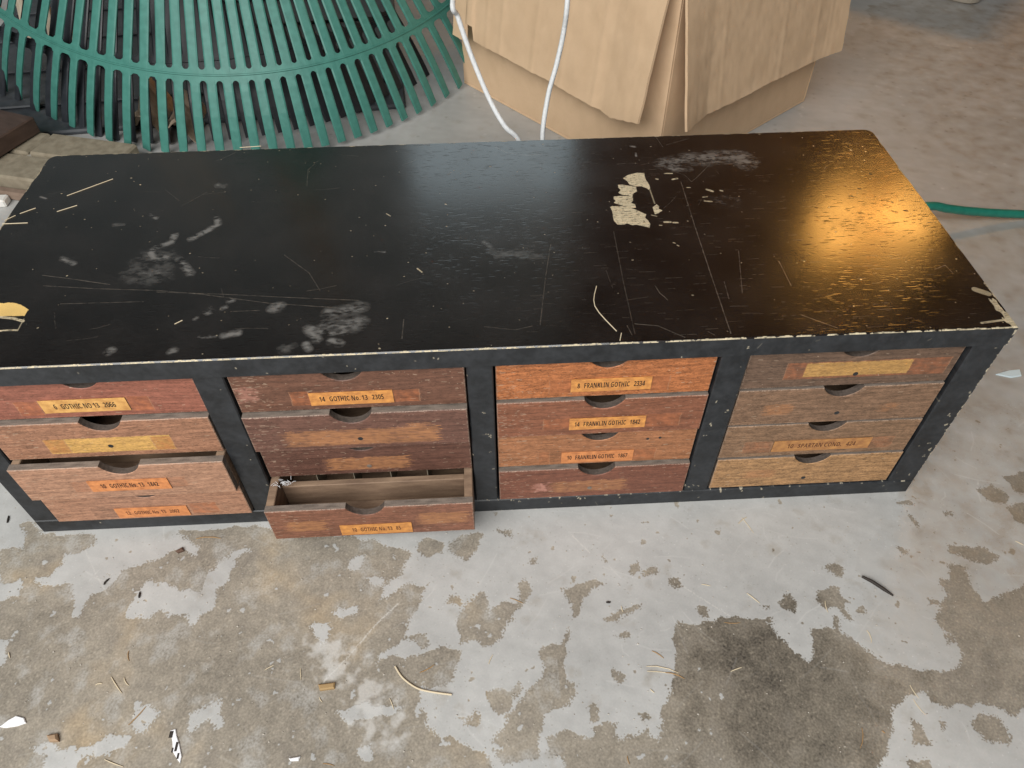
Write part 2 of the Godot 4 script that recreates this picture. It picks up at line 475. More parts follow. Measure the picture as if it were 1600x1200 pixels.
# ---------------------------------------------------------------- floor
func floor_maps(x0: float, z0: float, wm: float, hm: float, mm: float) -> Array:
	var w := int(wm / mm)
	var h := int(hm / mm)
	var mask := blank(w * h)
	for grp in [[FLOOR_BARE, 1.0], [FLOOR_PAINT, 0.0], [FLOOR_SPOTS, 1.0]]:
		for p in grp[0]:
			var q := PackedVector2Array()
			for i in range(0, p.size(), 2):
				q.append(Vector2((p[i] * 0.001 - x0) / mm, (p[i + 1] * 0.001 - z0) / mm))
			mask = fill_poly(mask, w, h, q, grp[1])
	var crack := blank(w * h)
	for c in [[F_CRACKA, 0.0011, 0.9], [F_CRACKB, 0.0010, 0.8], [F_CRACKC, 0.0009, 0.7], [F_CRACKD, 0.0007, 0.5]]:
		var q := PackedVector2Array()
		for i in range(0, c[0].size(), 2):
			q.append(Vector2((c[0][i] * 0.001 - x0) / mm, (c[0][i + 1] * 0.001 - z0) / mm))
		crack = stroke(crack, w, h, q, maxf(c[1] / mm, 0.6), c[2])
	var rub := blank(w * h)
	if mm < 0.001:
		var rg := RandomNumberGenerator.new()
		rg.seed = 31
		for i in 420:
			var c := Vector2(rg.randf() * w, rg.randf() * h)
			var an := rg.randf() * PI
			var e := Vector2(cos(an), sin(an)) * rg.randf_range(6, 60)
			rub = stroke(rub, w, h, PackedVector2Array([c, c + e * 0.5 + Vector2(rg.randf_range(-3, 3), rg.randf_range(-3, 3)), c + e]), 0.8, rg.randf_range(0.05, 0.30), false)
	var dirt_shade := blank(w * h)
	for p in FLOOR_DIRT_SHADE:
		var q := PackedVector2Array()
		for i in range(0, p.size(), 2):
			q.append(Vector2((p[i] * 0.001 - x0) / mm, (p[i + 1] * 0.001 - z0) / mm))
		dirt_shade = fill_poly(dirt_shade, w, h, q, 1.0)
	var res := blank(w * h)
	var qr := PackedVector2Array()
	for i in range(0, F_RESID.size(), 2):
		qr.append(Vector2((F_RESID[i] * 0.001 - x0) / mm, (F_RESID[i + 1] * 0.001 - z0) / mm))
	res = stroke(res, w, h, qr, 0.026 / mm, 1.0)
	var nw := noise("floor_warp", 55.0, 3, 3)
	var nc := noise("floor_coarse", 7.0, 4, 4)
	var nm := noise("floor_mid", 60.0, 3, 6)
	var nf := noise("floor_fine", 420.0, 2, 7)
	var ns := noise("floor_speck", 300.0, 1, 8)
	var nh := noise("floor_haze", 26.0, 4, 9)
	var nstr := noise("floor_streak", 30.0, 3, 12)
	var d := PackedByteArray()
	d.resize(w * h * 3)
	var hh := PackedByteArray()
	hh.resize(w * h)
	var rr := PackedByteArray()
	rr.resize(w * h)
	var k := 0
	var warp := 0.0038 / mm
	for j in h:
		var z := z0 + (j + 0.5) * mm
		for i in w:
			var x := x0 + (i + 0.5) * mm
			var a := nw.get_noise_2d(x, z)
			var b := nw.get_noise_2d(x + 9.0, z - 4.0)
			var mi := clampi(int(i + a * warp), 0, w - 1)
			var mj := clampi(int(j + b * warp), 0, h - 1)
			var bare := mask[mj * w + mi]
			var e3 := int(0.0016 / mm) + 1
			var around := mask[mj * w + mini(mi + e3, w - 1)] + mask[mj * w + maxi(mi - e3, 0)] + mask[mini(mj + e3, h - 1) * w + mi] + mask[maxi(mj - e3, 0) * w + mi]
			if around > 0.5 and around < 3.5:
				bare = 1.0 if (around + bare) / 5.0 > 0.5 + 0.55 * nf.get_noise_2d(x, z) else 0.0
			var c := nc.get_noise_2d(x, z)
			var m := nm.get_noise_2d(x, z)
			var f := nf.get_noise_2d(x, z)
			var s := ns.get_noise_2d(x, z)
			if mm > 0.001:
				f *= 0.3
				m *= 0.5
			var hz := nh.get_noise_2d(x, z)
			# small flakes of paint lost, and paint left on bare ground
			if bare < 0.5 and m + 0.35 * a > 0.66 and c > -0.12:
				bare = 1.0
			elif bare > 0.5 and m + 0.3 * hz < -0.62 and x < 0.2:
				bare = 0.0
			var r: float
			var g: float
			var l: float
			var height := 0.0
			var rough := 0.5
			if bare > 0.5:
				var shade_stain := clampf(1.6 - Vector2((x - 0.245) / 0.085, (z - 0.185) / 0.075).length() + 0.9 * hz + 0.5 * m, 0.0, 1.0)  # stained concrete with a standing person's soft shadow painted into its colour
				var v := 1.0 - 0.50 * shade_stain + 0.26 * c + 0.20 * m + 0.26 * f
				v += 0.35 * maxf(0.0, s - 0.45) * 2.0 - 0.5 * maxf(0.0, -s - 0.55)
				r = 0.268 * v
				g = (0.236 - 0.006 * shade_stain) * v
				l = (0.192 - 0.012 * shade_stain) * v
				if hz < -0.25:
					var q := minf(1.0, (-0.25 - hz) * 2.0) * 0.35
					r *= 1.0 - q * 0.55
					g *= 1.0 - q * 0.55
					l *= 1.0 - q * 0.5
				elif hz > 0.12 and x < 0.06:
					var q := minf(1.0, (hz - 0.12) * 3.0) * (0.55 + 0.5 * f + 0.4 * m) * 0.6
					r = lerpf(r, 0.42, q)
					g = lerpf(g, 0.42, q)
					l = lerpf(l, 0.41, q)
				if c > 0.22 and x < 0.0:
					var q := (c - 0.22) * 0.8
					r *= 1.0 + 0.35 * q
					l *= 1.0 - 0.5 * q
				height = 0.25 + 0.16 * f + 0.12 * m
				rough = 0.86
			else:
				var v := 1.0 + 0.15 * c + 0.06 * m + 0.05 * f + 0.07 * nstr.get_noise_2d(x * 0.25 + z, z * 1.4 - x)
				r = 0.425 * v
				g = 0.422 * v
				l = 0.410 * v
				if s > 0.86 and hz > -0.1:
					r *= 0.74
					g *= 0.72
					l *= 0.68
				elif s < -0.90:
					r += 0.10
					g += 0.10
					l += 0.10
				if hz > 0.35:
					var q := (hz - 0.35) * 0.7
					r *= 1.0 - q * 0.5
					g *= 1.0 - q * 0.62
					l *= 1.0 - q * 0.78
				height = 0.62 + 0.05 * m + 0.03 * f
				rough = 0.40 + 0.1 * m
			# brown dirt beside and behind the cabinet, with weaker light painted in
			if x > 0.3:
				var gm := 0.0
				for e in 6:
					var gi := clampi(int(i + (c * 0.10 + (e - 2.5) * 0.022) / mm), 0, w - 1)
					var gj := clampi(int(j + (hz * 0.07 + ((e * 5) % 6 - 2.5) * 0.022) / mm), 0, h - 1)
					gm += dirt_shade[gj * w + gi]
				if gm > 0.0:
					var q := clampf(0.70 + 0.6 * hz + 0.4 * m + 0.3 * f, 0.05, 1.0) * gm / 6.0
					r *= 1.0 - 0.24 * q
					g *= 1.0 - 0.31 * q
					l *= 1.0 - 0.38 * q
			var ck := crack[k]
			if ck > 0.0 and f + 0.6 > 0.35:
				ck *= 0.75
				r = lerpf(r, 0.62, ck)
				g = lerpf(g, 0.60, ck)
				l = lerpf(l, 0.56, ck)
			if rub[k] > 0.0:
				if bare > 0.5:
					rub[k] *= 0.4
				r = lerpf(r, 0.60, rub[k])
				g = lerpf(g, 0.59, rub[k])
				l = lerpf(l, 0.57, rub[k])
			var rs := res[k]
			if rs > 0.0:
				var q := clampf((rs * 0.9 + m * 0.9 + hz * 0.5 - 0.45) * 2.0, 0.0, 1.0) * 0.55
				r = lerpf(r, 0.55, q)
				g = lerpf(g, 0.54, q)
				l = lerpf(l, 0.52, q)
			d[k * 3] = s8(r)
			d[k * 3 + 1] = s8(g)
			d[k * 3 + 2] = s8(l)
			hh[k] = clampi(int(height * 255.0), 0, 255)
			rr[k] = clampi(int(rough * 255.0), 0, 255)
			k += 1
	var mt := StandardMaterial3D.new()
	mt.albedo_texture = tex(w, h, d)
	mt.roughness = 1.0
	mt.roughness_texture = tex(w, h, rr, Image.FORMAT_L8)
	mt.metallic_specular = 0.45
	mt.heightmap_enabled = true
	mt.heightmap_texture = tex(w, h, hh, Image.FORMAT_L8)
	mt.heightmap_scale = 0.05 if mm < 0.001 else 0.02
	return [mt]


func build_floor() -> void:
	var near := Rect2(-0.52, -0.11, 1.22, 0.47)
	var far := Rect2(-1.9, -2.3, 4.0, 3.6)
	var mesh := ArrayMesh.new()
	for part in 2:
		var rc: Rect2 = near if part == 0 else far
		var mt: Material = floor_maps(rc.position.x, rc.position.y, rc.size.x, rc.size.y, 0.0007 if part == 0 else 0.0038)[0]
		var mb := MB.new()
		mb.uo = Vector3(rc.position.x, 0, rc.position.y)
		mb.ux = Vector3(1.0 / rc.size.x, 0, 0)
		mb.uy = Vector3(0, 0, 1.0 / rc.size.y)
		var xs := [-5.9, near.position.x, near.end.x, 6.1]
		var zs := [-5.9, near.position.y, near.end.y, 4.9]
		for i in 3:
			for j in 3:
				if (i == 1 and j == 1) == (part == 0):
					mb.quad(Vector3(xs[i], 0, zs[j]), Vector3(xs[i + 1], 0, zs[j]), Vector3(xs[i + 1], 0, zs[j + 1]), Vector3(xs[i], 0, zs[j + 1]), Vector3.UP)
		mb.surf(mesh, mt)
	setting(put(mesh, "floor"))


# ---------------------------------------------------------------- what the lacquer mirrors: the wall behind with its window, a lamp
func build_back_wall() -> void:
	var mw := grainy(Vector3(0.07, 0.045, 0.03), Vector3(0.12, 0.08, 0.055), 0.8, Vector3.ONE, 0.9, 0.0, 31)
	var mb := MB.new()
	var z := -2.62
	var o := Rect2(-0.34, 1.22, 0.80, 0.66)
	for b in [[-3.4, o.position.x, 0.0, 3.0], [o.position.x, o.end.x, 0.0, o.position.y], [o.position.x, o.end.x, o.end.y, 3.0]]:
		mb.box(Vector3(b[0], b[2], z - 0.12), Vector3(b[1], b[3], z), 0.0005)
	var two := mb.made(grainy(Vector3(0.44, 0.55, 0.58), Vector3(0.52, 0.63, 0.66), 0.8, Vector3.ONE, 0.9, 0.0, 32))
	mb = MB.new()
	mb.box(Vector3(o.end.x, 0.0, z - 0.12), Vector3(3.8, 3.0, z), 0.0005)
	var wall := put(mb.surf(two, mw), "back_wall")
	setting(wall)
	var white := std(Color(0.82, 0.82, 0.80), 0.5)
	var win := put(ArrayMesh.new(), "window", wall)
	var fr := MB.new()
	fr.box(Vector3(o.position.x, o.position.y, z - 0.08), Vector3(o.position.x + 0.03, o.end.y, z + 0.012), 0.002)
	fr.box(Vector3(o.end.x - 0.03, o.position.y, z - 0.08), Vector3(o.end.x, o.end.y, z + 0.012), 0.002)
	fr.box(Vector3(o.position.x + 0.03, o.end.y - 0.03, z - 0.08), Vector3(o.end.x - 0.03, o.end.y, z + 0.010), 0.002)
	fr.box(Vector3(o.position.x + 0.03, o.position.y, z - 0.08), Vector3(o.end.x - 0.03, o.position.y + 0.03, z + 0.010), 0.002)
	put(fr.made(white), "window_frame", win)
	var glow := std(Color(0.8, 0.85, 0.88), 0.2)
	glow.emission_enabled = true
	glow.emission = Color(0.82, 0.92, 0.95)
	glow.emission_energy_multiplier = 0.5
	var pn := MB.new()
	pn.box(Vector3(o.position.x + 0.031, o.position.y + 0.031, z - 0.06), Vector3(o.end.x - 0.031, o.end.y - 0.031, z - 0.052), 0.0005)
	put(pn.made(glow), "window_pane", win)
	var al := AreaLight3D.new()
	al.name = "window_daylight"
	al.area_size = Vector2(0.72, 0.58)
	al.light_color = Color(0.88, 0.96, 1.0)
	al.light_energy = 0.20
	al.area_range = 8.0
	al.shadow_enabled = true
	add_child(al)
	al.look_at_from_position(Vector3(o.get_center().x, o.get_center().y, z - 0.045), Vector3(o.get_center().x, o.get_center().y, z + 1.0), Vector3.UP)


func build_lamp() -> void:
	var o := base("floor_lamp", Vector3(1.46, 0, -1.84))
	tag(o, "floor lamp with two warm glowing globes behind the cardboard carton", "lamp")
	var dark := std(Color(0.12, 0.11, 0.10), 0.45)
	var mb := MB.new()
	mb.tube([Vector3(0, 0, 0), Vector3(0, 0.012, 0), Vector3(0, 0.022, 0)], [0.14, 0.14, 0.1], 28)
	put(mb.made(dark), "base", o)
	mb = MB.new()
	mb.tube([Vector3(0, 0.02, 0), Vector3(0, 1.36, 0)], 0.011, 12)
	put(mb.made(dark), "pole", o)
	var glow := std(Color(1, 0.85, 0.6), 0.4)
	glow.emission_enabled = true
	glow.emission = Color(1.0, 0.72, 0.35)
	glow.emission_energy_multiplier = 18.0
	for s in [-1.0, 1.0]:
		var side: Vector3 = Vector3(0.10, 0, 0.035) * s
		mb = MB.new()
		mb.tube([Vector3(0, 1.34, 0), Vector3(0, 1.36, 0) + side * 0.6, Vector3(0, 1.37 - 0.03 * s, 0) + side], 0.008, 8)
		put(mb.made(dark), "arm", o)
		var c: Vector3 = Vector3(0, 1.475 - 0.03 * s, 0) + side
		var sp := SphereMesh.new()
		sp.radius = 0.105
		sp.height = 0.21
		sp.material = glow
		put(sp, "glowing_globe", o).position = c
		var li := OmniLight3D.new()
		li.name = "globe_light"
		li.light_color = Color(1.0, 0.72, 0.42)
		li.light_energy = 0.02
		li.light_size = 0.08
		li.omni_range = 8.0
		li.omni_attenuation = 2.0
		li.shadow_enabled = true
		o.add_child(li, true)
		li.position = c


# ---------------------------------------------------------------- cabinet
func lacquer_top() -> StandardMaterial3D:
	var w := 2040
	var h := 730
	var px := w / CAB_W
	var bare := blank(w * h)
	var dust := blank(w * h)
	var scr := blank(w * h)
	var hole := blank(w * h)
	var yel := blank(w * h)
	var P := func(a: Array, from: int) -> PackedVector2Array:
		var q := PackedVector2Array()
		for i in range(from, a.size(), 2):
			q.append(Vector2(a[i] * 1e-4 * px, (CAB_D - a[i + 1] * 1e-4) / CAB_D * h))
		return q
	for p in TOP_BARE:
		bare = fill_poly(bare, w, h, P.call(p, 0), 1.0)
	for p in TOP_YELLOW:
		yel = fill_poly(yel, w, h, P.call(p, 0), 1.0)
	for s in TOP_MARKS:
		var q: PackedVector2Array = P.call(s, 3)
		var r: float = maxf(s[1] * 1e-4 * px * 0.5, 0.6)
		var st: float = s[2] * 0.01
		match int(s[0]):
			0: bare = stroke(bare, w, h, q, r, st, false)
			1: dust = stroke(dust, w, h, q, r * 2.1, st)
			2: scr = stroke(scr, w, h, q, maxf(r * 0.85, 0.65), st * 0.75, false)
			3: bare = stroke(bare, w, h, q, r, st, false)
			4: hole = stroke(hole, w, h, q, r, st, false)
	# loose specks and short hairline scratches
	var rg := RandomNumberGenerator.new()
	rg.seed = 77
	for i in 230:
		var c := Vector2(rg.randf() * w, rg.randf() * h)
		var q := PackedVector2Array([c, c + Vector2(rg.randf_range(-2, 2), rg.randf_range(-1, 1))])
		bare = stroke(bare, w, h, q, 0.5 + 1.1 * pow(rg.randf(), 3.0), rg.randf_range(0.2, 0.85), false)
	for i in 55:
		var c := Vector2(rg.randf() * w, rg.randf() * h)
		var ang := rg.randf_range(-0.35, 0.35) if rg.randf() < 0.6 else rg.randf() * PI
		var e := Vector2(cos(ang), sin(ang)) * rg.randf_range(10, 70)
		scr = stroke(scr, w, h, PackedVector2Array([c, c + e * 0.5 + Vector2(0, rg.randf_range(-3, 3)), c + e]), 0.7, rg.randf_range(0.04, 0.16), false)
	# streaks rubbed along the grain, and short gouges at the lamp end
	for i in 520:
		var c := Vector2(rg.randf_range(0.55, 1.0) * w, rg.randf_range(0.1, 0.98) * h)
		scr = stroke(scr, w, h, PackedVector2Array([c, c + Vector2(rg.randf_range(6, 34), rg.randf_range(-1.5, 1.5))]), 0.7, rg.randf_range(0.02, 0.12), false)
	var n1 := noise("top_grain", 1.0, 3, 41)
	var n2 := noise("top_blotch", 0.006, 4, 42)
	var n3 := noise("top_fine", 0.35, 2, 43)
	var n4 := noise("top_edge", 0.03, 3, 44)
	var n5 := noise("top_dust", 0.09, 3, 45)
	var d := PackedByteArray()
	d.resize(w * h * 3)
	var hh := PackedByteArray()
	hh.resize(w * h)
	var rr := PackedByteArray()
	rr.resize(w * h)
	var k := 0
	var mmx := 1000.0 / px
	for j in h:
		var front := (h - j) * mmx
		var backd := j * mmx
		for i in w:
			var grain := n1.get_noise_2d(i * 0.018, j * 0.42)
			var bl := n2.get_noise_2d(i, j)
			var f := n3.get_noise_2d(i, j)
			var du := n5.get_noise_2d(i * 0.6, j)
			var v := 1.0 + 0.35 * bl + 0.25 * grain
			var r := 0.0075 * v
			var g := 0.0052 * v
			var b := 0.0046 * v
			var rough := 0.165 + 0.03 * bl
			var ht := 0.5
			if grain > 0.40:
				ht -= minf(0.40, (grain - 0.40) * 2.2)
			ht += 0.05 * f
			# thin film of dust everywhere, thick where it was smeared
			var film := clampf(0.004 + 0.008 * du + 0.008 * bl, 0.0, 0.2)
			var ds := dust[k]
			if ds > 0.0:
				ds = clampf(ds * (0.60 + 0.8 * n4.get_noise_2d(i * 0.5 + j * 0.3, j * 1.0 - i * 0.3 + 900.0) + 0.55 * n1.get_noise_2d(i * 0.05 + 40.0, j * 0.12) + 0.35 * du + 0.12 * f) - 0.03, 0.0, 0.42)
			ds = maxf(ds, film)
			r = lerpf(r, 0.36, ds)
			g = lerpf(g, 0.345, ds)
			b = lerpf(b, 0.325, ds)
			rough += ds * 0.6
			var sc := scr[k]
			if sc > 0.0:
				sc *= clampf(0.62 + 0.8 * n4.get_noise_2d(i * 2.0, j * 2.0 + 77.0) + 0.5 * f, 0.08, 1.2)
				r = lerpf(r, 0.42, sc)
				g = lerpf(g, 0.36, sc)
				b = lerpf(b, 0.29, sc)
				ht -= 0.15 * sc
			var ba := bare[k]
			# worn arrises
			var eg := n4.get_noise_2d(i, j * 0.4 + 300.0)
			var ex := minf(i, w - i) * mmx
			if front < 0.95 + 0.8 * eg and eg > -0.30:
				ba = maxf(ba, 0.92)
			elif front > 1.9 and front < 2.7:
				r *= 0.6
				g *= 0.6
				b *= 0.6
			if ex < 1.0 + 2.2 * eg or backd < 0.8 + 1.5 * eg:
				ba = maxf(ba, 0.7)
			if ex < 9.0 and i > w / 2 and front < 40.0 and eg > 0.30:
				ba = maxf(ba, 0.75)
			if ba > 0.55 and n4.get_noise_2d(i * 2.5, j * 7.0 + 40.0) > 0.34:
				ba *= 0.25
			if ba > 0.0:
				var q := clampf(ba * (0.92 + 0.35 * f + 0.25 * grain), 0.0, 1.0)
				var tone := 0.85 + 0.3 * grain + 0.12 * f
				r = lerpf(r, 0.66 * tone, q)
				g = lerpf(g, 0.555 * tone, q)
				b = lerpf(b, 0.37 * tone, q)
				rough = lerpf(rough, 0.85, q)
				ht -= 0.30 * q
			if yel[k] > 0.0:
				var tone := 0.9 + 0.3 * bl + 0.12 * f
				r = 0.78 * tone
				g = 0.52 * tone
				b = 0.17 * tone
				rough = 0.7
				ht = 0.2
			if hole[k] > 0.0:
				r *= 1.0 - hole[k] * 0.8
				g *= 1.0 - hole[k] * 0.8
				b *= 1.0 - hole[k] * 0.8
				rough = lerpf(rough, 0.9, hole[k])
				ht = lerpf(ht, 0.0, hole[k])
			d[k * 3] = s8(r)
			d[k * 3 + 1] = s8(g)
			d[k * 3 + 2] = s8(b)
			hh[k] = clampi(int(ht * 255.0), 0, 255)
			rr[k] = clampi(int(rough * 255.0), 0, 255)
			k += 1
	var m := StandardMaterial3D.new()
	m.albedo_texture = tex(w, h, d)
	m.roughness = 1.0
	m.roughness_texture = tex(w, h, rr, Image.FORMAT_L8)
	m.metallic_specular = 0.56
	m.heightmap_enabled = true
	m.heightmap_texture = tex(w, h, hh, Image.FORMAT_L8)
	m.heightmap_scale = 0.012
	m.clearcoat_enabled = true
	m.clearcoat = 0.15
	m.clearcoat_roughness = 0.40
	m.texture_repeat = false
	return m


func lacquer_front() -> StandardMaterial3D:
	var w := 1700
	var h := 453
	var px := w / CAB_W
	var n1 := noise("fr_a", 0.02, 3, 61)
	var n2 := noise("fr_b", 0.25, 2, 62)
	var n3 := noise("fr_c", 0.07, 3, 63)
	var chip := blank(w * h)
	var rg := RandomNumberGenerator.new()
	rg.seed = 5
	for i in 170:
		var c := Vector2(rg.randf() * w, rg.randf() * h)
		chip = stroke(chip, w, h, PackedVector2Array([c, c + Vector2(rg.randf_range(-2, 2), rg.randf_range(-3, 3))]), rg.randf_range(0.5, 1.3), rg.randf_range(0.15, 0.6), false)
	# chips seen on the rails, dividers and stiles: x, y in mm from the cabinet's lower left corner, size
	for q in [[432, 150, 1.6], [437, 118, 2.2], [434, 122, 1.5], [438, 70, 1.4], [440, 40, 1.2], [418, 178, 1.0], [436, 95, 1.1], [628, 150, 2.0], [629, 120, 2.4], [627, 105, 1.6], [640, 138, 2.2], [623, 28, 2.0], [626, 26, 1.6], [630, 29, 1.6], [635, 27, 1.4], [455, 18, 2.0], [462, 15, 1.8], [500, 19, 2.5], [520, 17, 3.0], [526, 16, 2.0], [560, 14, 1.5], [660, 17, 3.5], [680, 18, 3.0], [700, 17, 2.5], [842, 120, 2.2], [846, 105, 2.6], [840, 80, 1.6], [847, 150, 1.8], [845, 70, 2.8], [844, 60, 2.0], [842, 30, 1.8], [590, 208, 1.5], [648, 207, 1.3], [60, 12, 1.2], [24, 40, 1.2], [29, 38, 1.0], [225, 100, 1.2], [228, 120, 1.0], [230, 60, 1.4], [640, 216, 1.8]]:
		var c := Vector2(q[0] * 0.001 * px, (CAB_H - q[1] * 0.001) / CAB_H * h)
		for s in 3:
			var e: Vector2 = c + Vector2(rg.randf_range(-1, 1), rg.randf_range(-1, 1)) * q[2] * 1.4
			chip = stroke(chip, w, h, PackedVector2Array([e, e + Vector2(rg.randf_range(-1, 1), rg.randf_range(-1.6, 1.6)) * q[2] * 0.8]), q[2] * 0.42, 0.75, false)
	for i in 60:
		var c := Vector2(rg.randf() * w, rg.randf() * h)
		chip = stroke(chip, w, h, PackedVector2Array([c, c + Vector2(rg.randf_range(-9, 9), rg.randf_range(-16, 16))]), 0.6, rg.randf_range(0.05, 0.25), false)
	var d := PackedByteArray()
	d.resize(w * h * 3)
	var rr := PackedByteArray()
	rr.resize(w * h)
	var k := 0
	for j in h:
		var y := (h - j) / px
		for i in w:
			var x := i / px - 0.425
			var a := n1.get_noise_2d(i, j)
			var f := n2.get_noise_2d(i, j)
			var e := n3.get_noise_2d(i, j)
			var v := 1.0 + 0.3 * a + 0.25 * f
			var r := 0.0125 * v
			var g := 0.0145 * v
			var b := 0.0175 * v
			var film := clampf(0.020 + 0.035 * a + 0.03 * e, 0.0, 0.2)
			r = lerpf(r, 0.26, film)
			g = lerpf(g, 0.27, film)
			b = lerpf(b, 0.29, film)
			var c := chip[k]
			# paint rubbed off along the outer and lower arrises
			var right := 0.425 - x
			if (right < 0.0012 + 0.0022 * e and e > 0.05) or (y < 0.0006 + 0.0010 * e and e > 0.1 and x > 0.0):
				c = maxf(c, 0.85)
			if absf(y - BOARD) < 0.0008 and e > 0.42 and x > 0.0:
				c = maxf(c, 0.6)
			if c > 0.0:
				var q := c * (0.85 + 0.3 * f)
				r = lerpf(r, 0.60, q)
				g = lerpf(g, 0.52, q)
				b = lerpf(b, 0.38, q)
			d[k * 3] = s8(r)
			d[k * 3 + 1] = s8(g)
			d[k * 3 + 2] = s8(b)
			rr[k] = clampi(int((0.48 + 0.1 * a + 0.3 * c) * 255.0), 0, 255)
			k += 1
	var m := StandardMaterial3D.new()
	m.albedo_texture = tex(w, h, d)
	m.roughness = 1.0
	m.roughness_texture = tex(w, h, rr, Image.FORMAT_L8)
	m.texture_repeat = false
	return m


func front_uv(mb: MB) -> MB:
	mb.uo = Vector3(-0.425, CAB_H, 0)
	mb.ux = Vector3(1.0 / CAB_W, 0, 0)
	mb.uy = Vector3(0, -1.0 / CAB_H, 0)
	return mb


# one drawer front as wood: its tone, wear, taped or bared rectangles in mm [x0, x1, y0, y1, kind]
func drawer_wood(sd: int, wmm: float, hmm: float, tone: Vector3, wear: float, coarse: float, marks: Array) -> StandardMaterial3D:
	var w := 520
	var h := int(w * hmm / wmm)
	var px := w / wmm
	var n1 := noise("dw1_%d" % sd, 1.0, 3, 100 + sd)
	var n2 := noise("dw2", 1.0, 2, 200)
	var n3 := noise("dw3", 0.04, 3, 300 + sd)
	var n4 := noise("dw4", 0.3, 2, 400)
	var scr := blank(w * h)
	var rg := RandomNumberGenerator.new()
	rg.seed = 900 + sd
	for i in int(70 * wear):
		var c := Vector2(rg.randf() * w, rg.randf() * h)
		if rg.randf() < 0.45:
			c.x = rg.randf() * 0.14 * w
		scr = stroke(scr, w, h, PackedVector2Array([c, c + Vector2(rg.randf_range(2, 12), rg.randf_range(-2.0, 2.0))]), rg.randf_range(0.5, 1.1), rg.randf_range(0.2, 0.65), false)
	for i in int(40 * wear):
		var c := Vector2(rg.randf() * w, rg.randf() * h)
		scr = stroke(scr, w, h, PackedVector2Array([c, c + Vector2(rg.randf_range(-1, 1), rg.randf_range(-1, 1))]), 0.8, rg.randf_range(0.3, 0.8), false)
	var d := PackedByteArray()
	d.resize(w * h * 3)
	var hh := PackedByteArray()
	hh.resize(w * h)
	var k := 0
	var slope := rg.randf_range(-0.05, 0.05)
	for j in h:
		var ymm := (h - j - 0.5) / px
		for i in w:
			var xmm := (i + 0.5) / px
			var yy := j + i * slope
			var gr := n1.get_noise_2d(i * 0.006 * coarse + sd * 7.0, yy * 0.10)
			var ring := n1.get_noise_2d(i * 0.010 + 50.0, (yy + gr * 14.0 * coarse) * 0.30)
			var pore := n2.get_noise_2d(i * 0.05 + sd * 31.0, yy * 0.85)
			var bl := n3.get_noise_2d(i, j)
			var f := n4.get_noise_2d(i, j)
			var strk := n2.get_noise_2d(i * 0.022 + 90.0 + sd, yy * 0.36)
			var u := clampf(0.5 + (0.42 * gr + 0.45 * ring) * (0.75 + 0.5 * coarse), 0.0, 1.0)
			var c := tone * (0.50 + 0.52 * u)
			c *= 1.0 + 0.18 * bl + 0.10 * f
			if pore > 0.34:
				c *= 1.0 - minf(0.5, (pore - 0.34) * 2.2) * (0.6 + 0.4 * coarse)
			for m in marks:
				var edge := 0.7 * bl + 0.5 * f
				if m[4] == "worn" or m[4] == "pink":
					edge = 9.0 * strk + 2.5 * bl
				if xmm > m[0] + edge and xmm < m[1] + edge and ymm > m[2] + edge * (0.6 if m[4] == "tape" or m[4] == "bare" else 0.25) and ymm < m[3] + edge * (0.6 if m[4] == "tape" or m[4] == "bare" else 0.25):
					var s: float = m[5] if m.size() > 5 else 1.0
					match m[4]:
						"tape":
							var t := Vector3(0.40, 0.135, 0.055) * (0.9 + 0.35 * bl + 0.2 * ring)
							var q := clampf(0.50 + 0.25 * bl + 0.3 * strk, 0.1, 0.85) * s
							c = c.lerp(t, q)
							if xmm < m[0] + edge + 0.7 or xmm > m[1] + edge - 0.7:
								c = c.lerp(Vector3(0.42, 0.27, 0.17), 0.35 * s)
						"bare":
							var t := Vector3(0.62, 0.36, 0.11) * (0.72 + 0.45 * u)
							if pore > 0.30:
								t *= 0.62
							c = c.lerp(t, clampf(0.95 + 0.25 * bl + 0.1 * strk, 0.4, 1.0) * minf(s, 1.0))
						"worn":
							var t := Vector3(0.36, 0.165, 0.075) * (0.75 + 0.5 * u)
							c = c.lerp(t, clampf((0.62 + 0.30 * bl + 0.7 * strk) * s, 0.0, 1.0))
						"dark":
							c *= 1.0 - 0.5 * s
						"pink":
							c = c.lerp(Vector3(0.42, 0.20, 0.15), clampf(0.6 + bl, 0.0, 0.8) * s)
			var sc := scr[k]
			if sc > 0.0:
				c = c.lerp(Vector3(0.52, 0.40, 0.29), sc)
			# rubbed arrises
			var ed := minf(minf(xmm, wmm - xmm), minf(ymm, hmm - ymm))
			if ed < 0.8 + 0.9 * bl and f > -0.1:
				c = c.lerp(Vector3(0.40, 0.30, 0.23), 0.55)
			d[k * 3] = s8(c.x)
			d[k * 3 + 1] = s8(c.y)
			d[k * 3 + 2] = s8(c.z)
			hh[k] = clampi(int((0.55 + 0.18 * ring - (0.25 if pore > 0.34 else 0.0) + 0.08 * f) * 255.0), 0, 255)
			k += 1
	var m := StandardMaterial3D.new()
	m.albedo_texture = tex(w, h, d)
	m.roughness = 0.55
	m.metallic_specular = 0.45
	m.heightmap_enabled = true
	m.heightmap_texture = tex(w, h, hh, Image.FORMAT_L8)
	m.heightmap_scale = 0.02
	m.texture_repeat = false
	return m


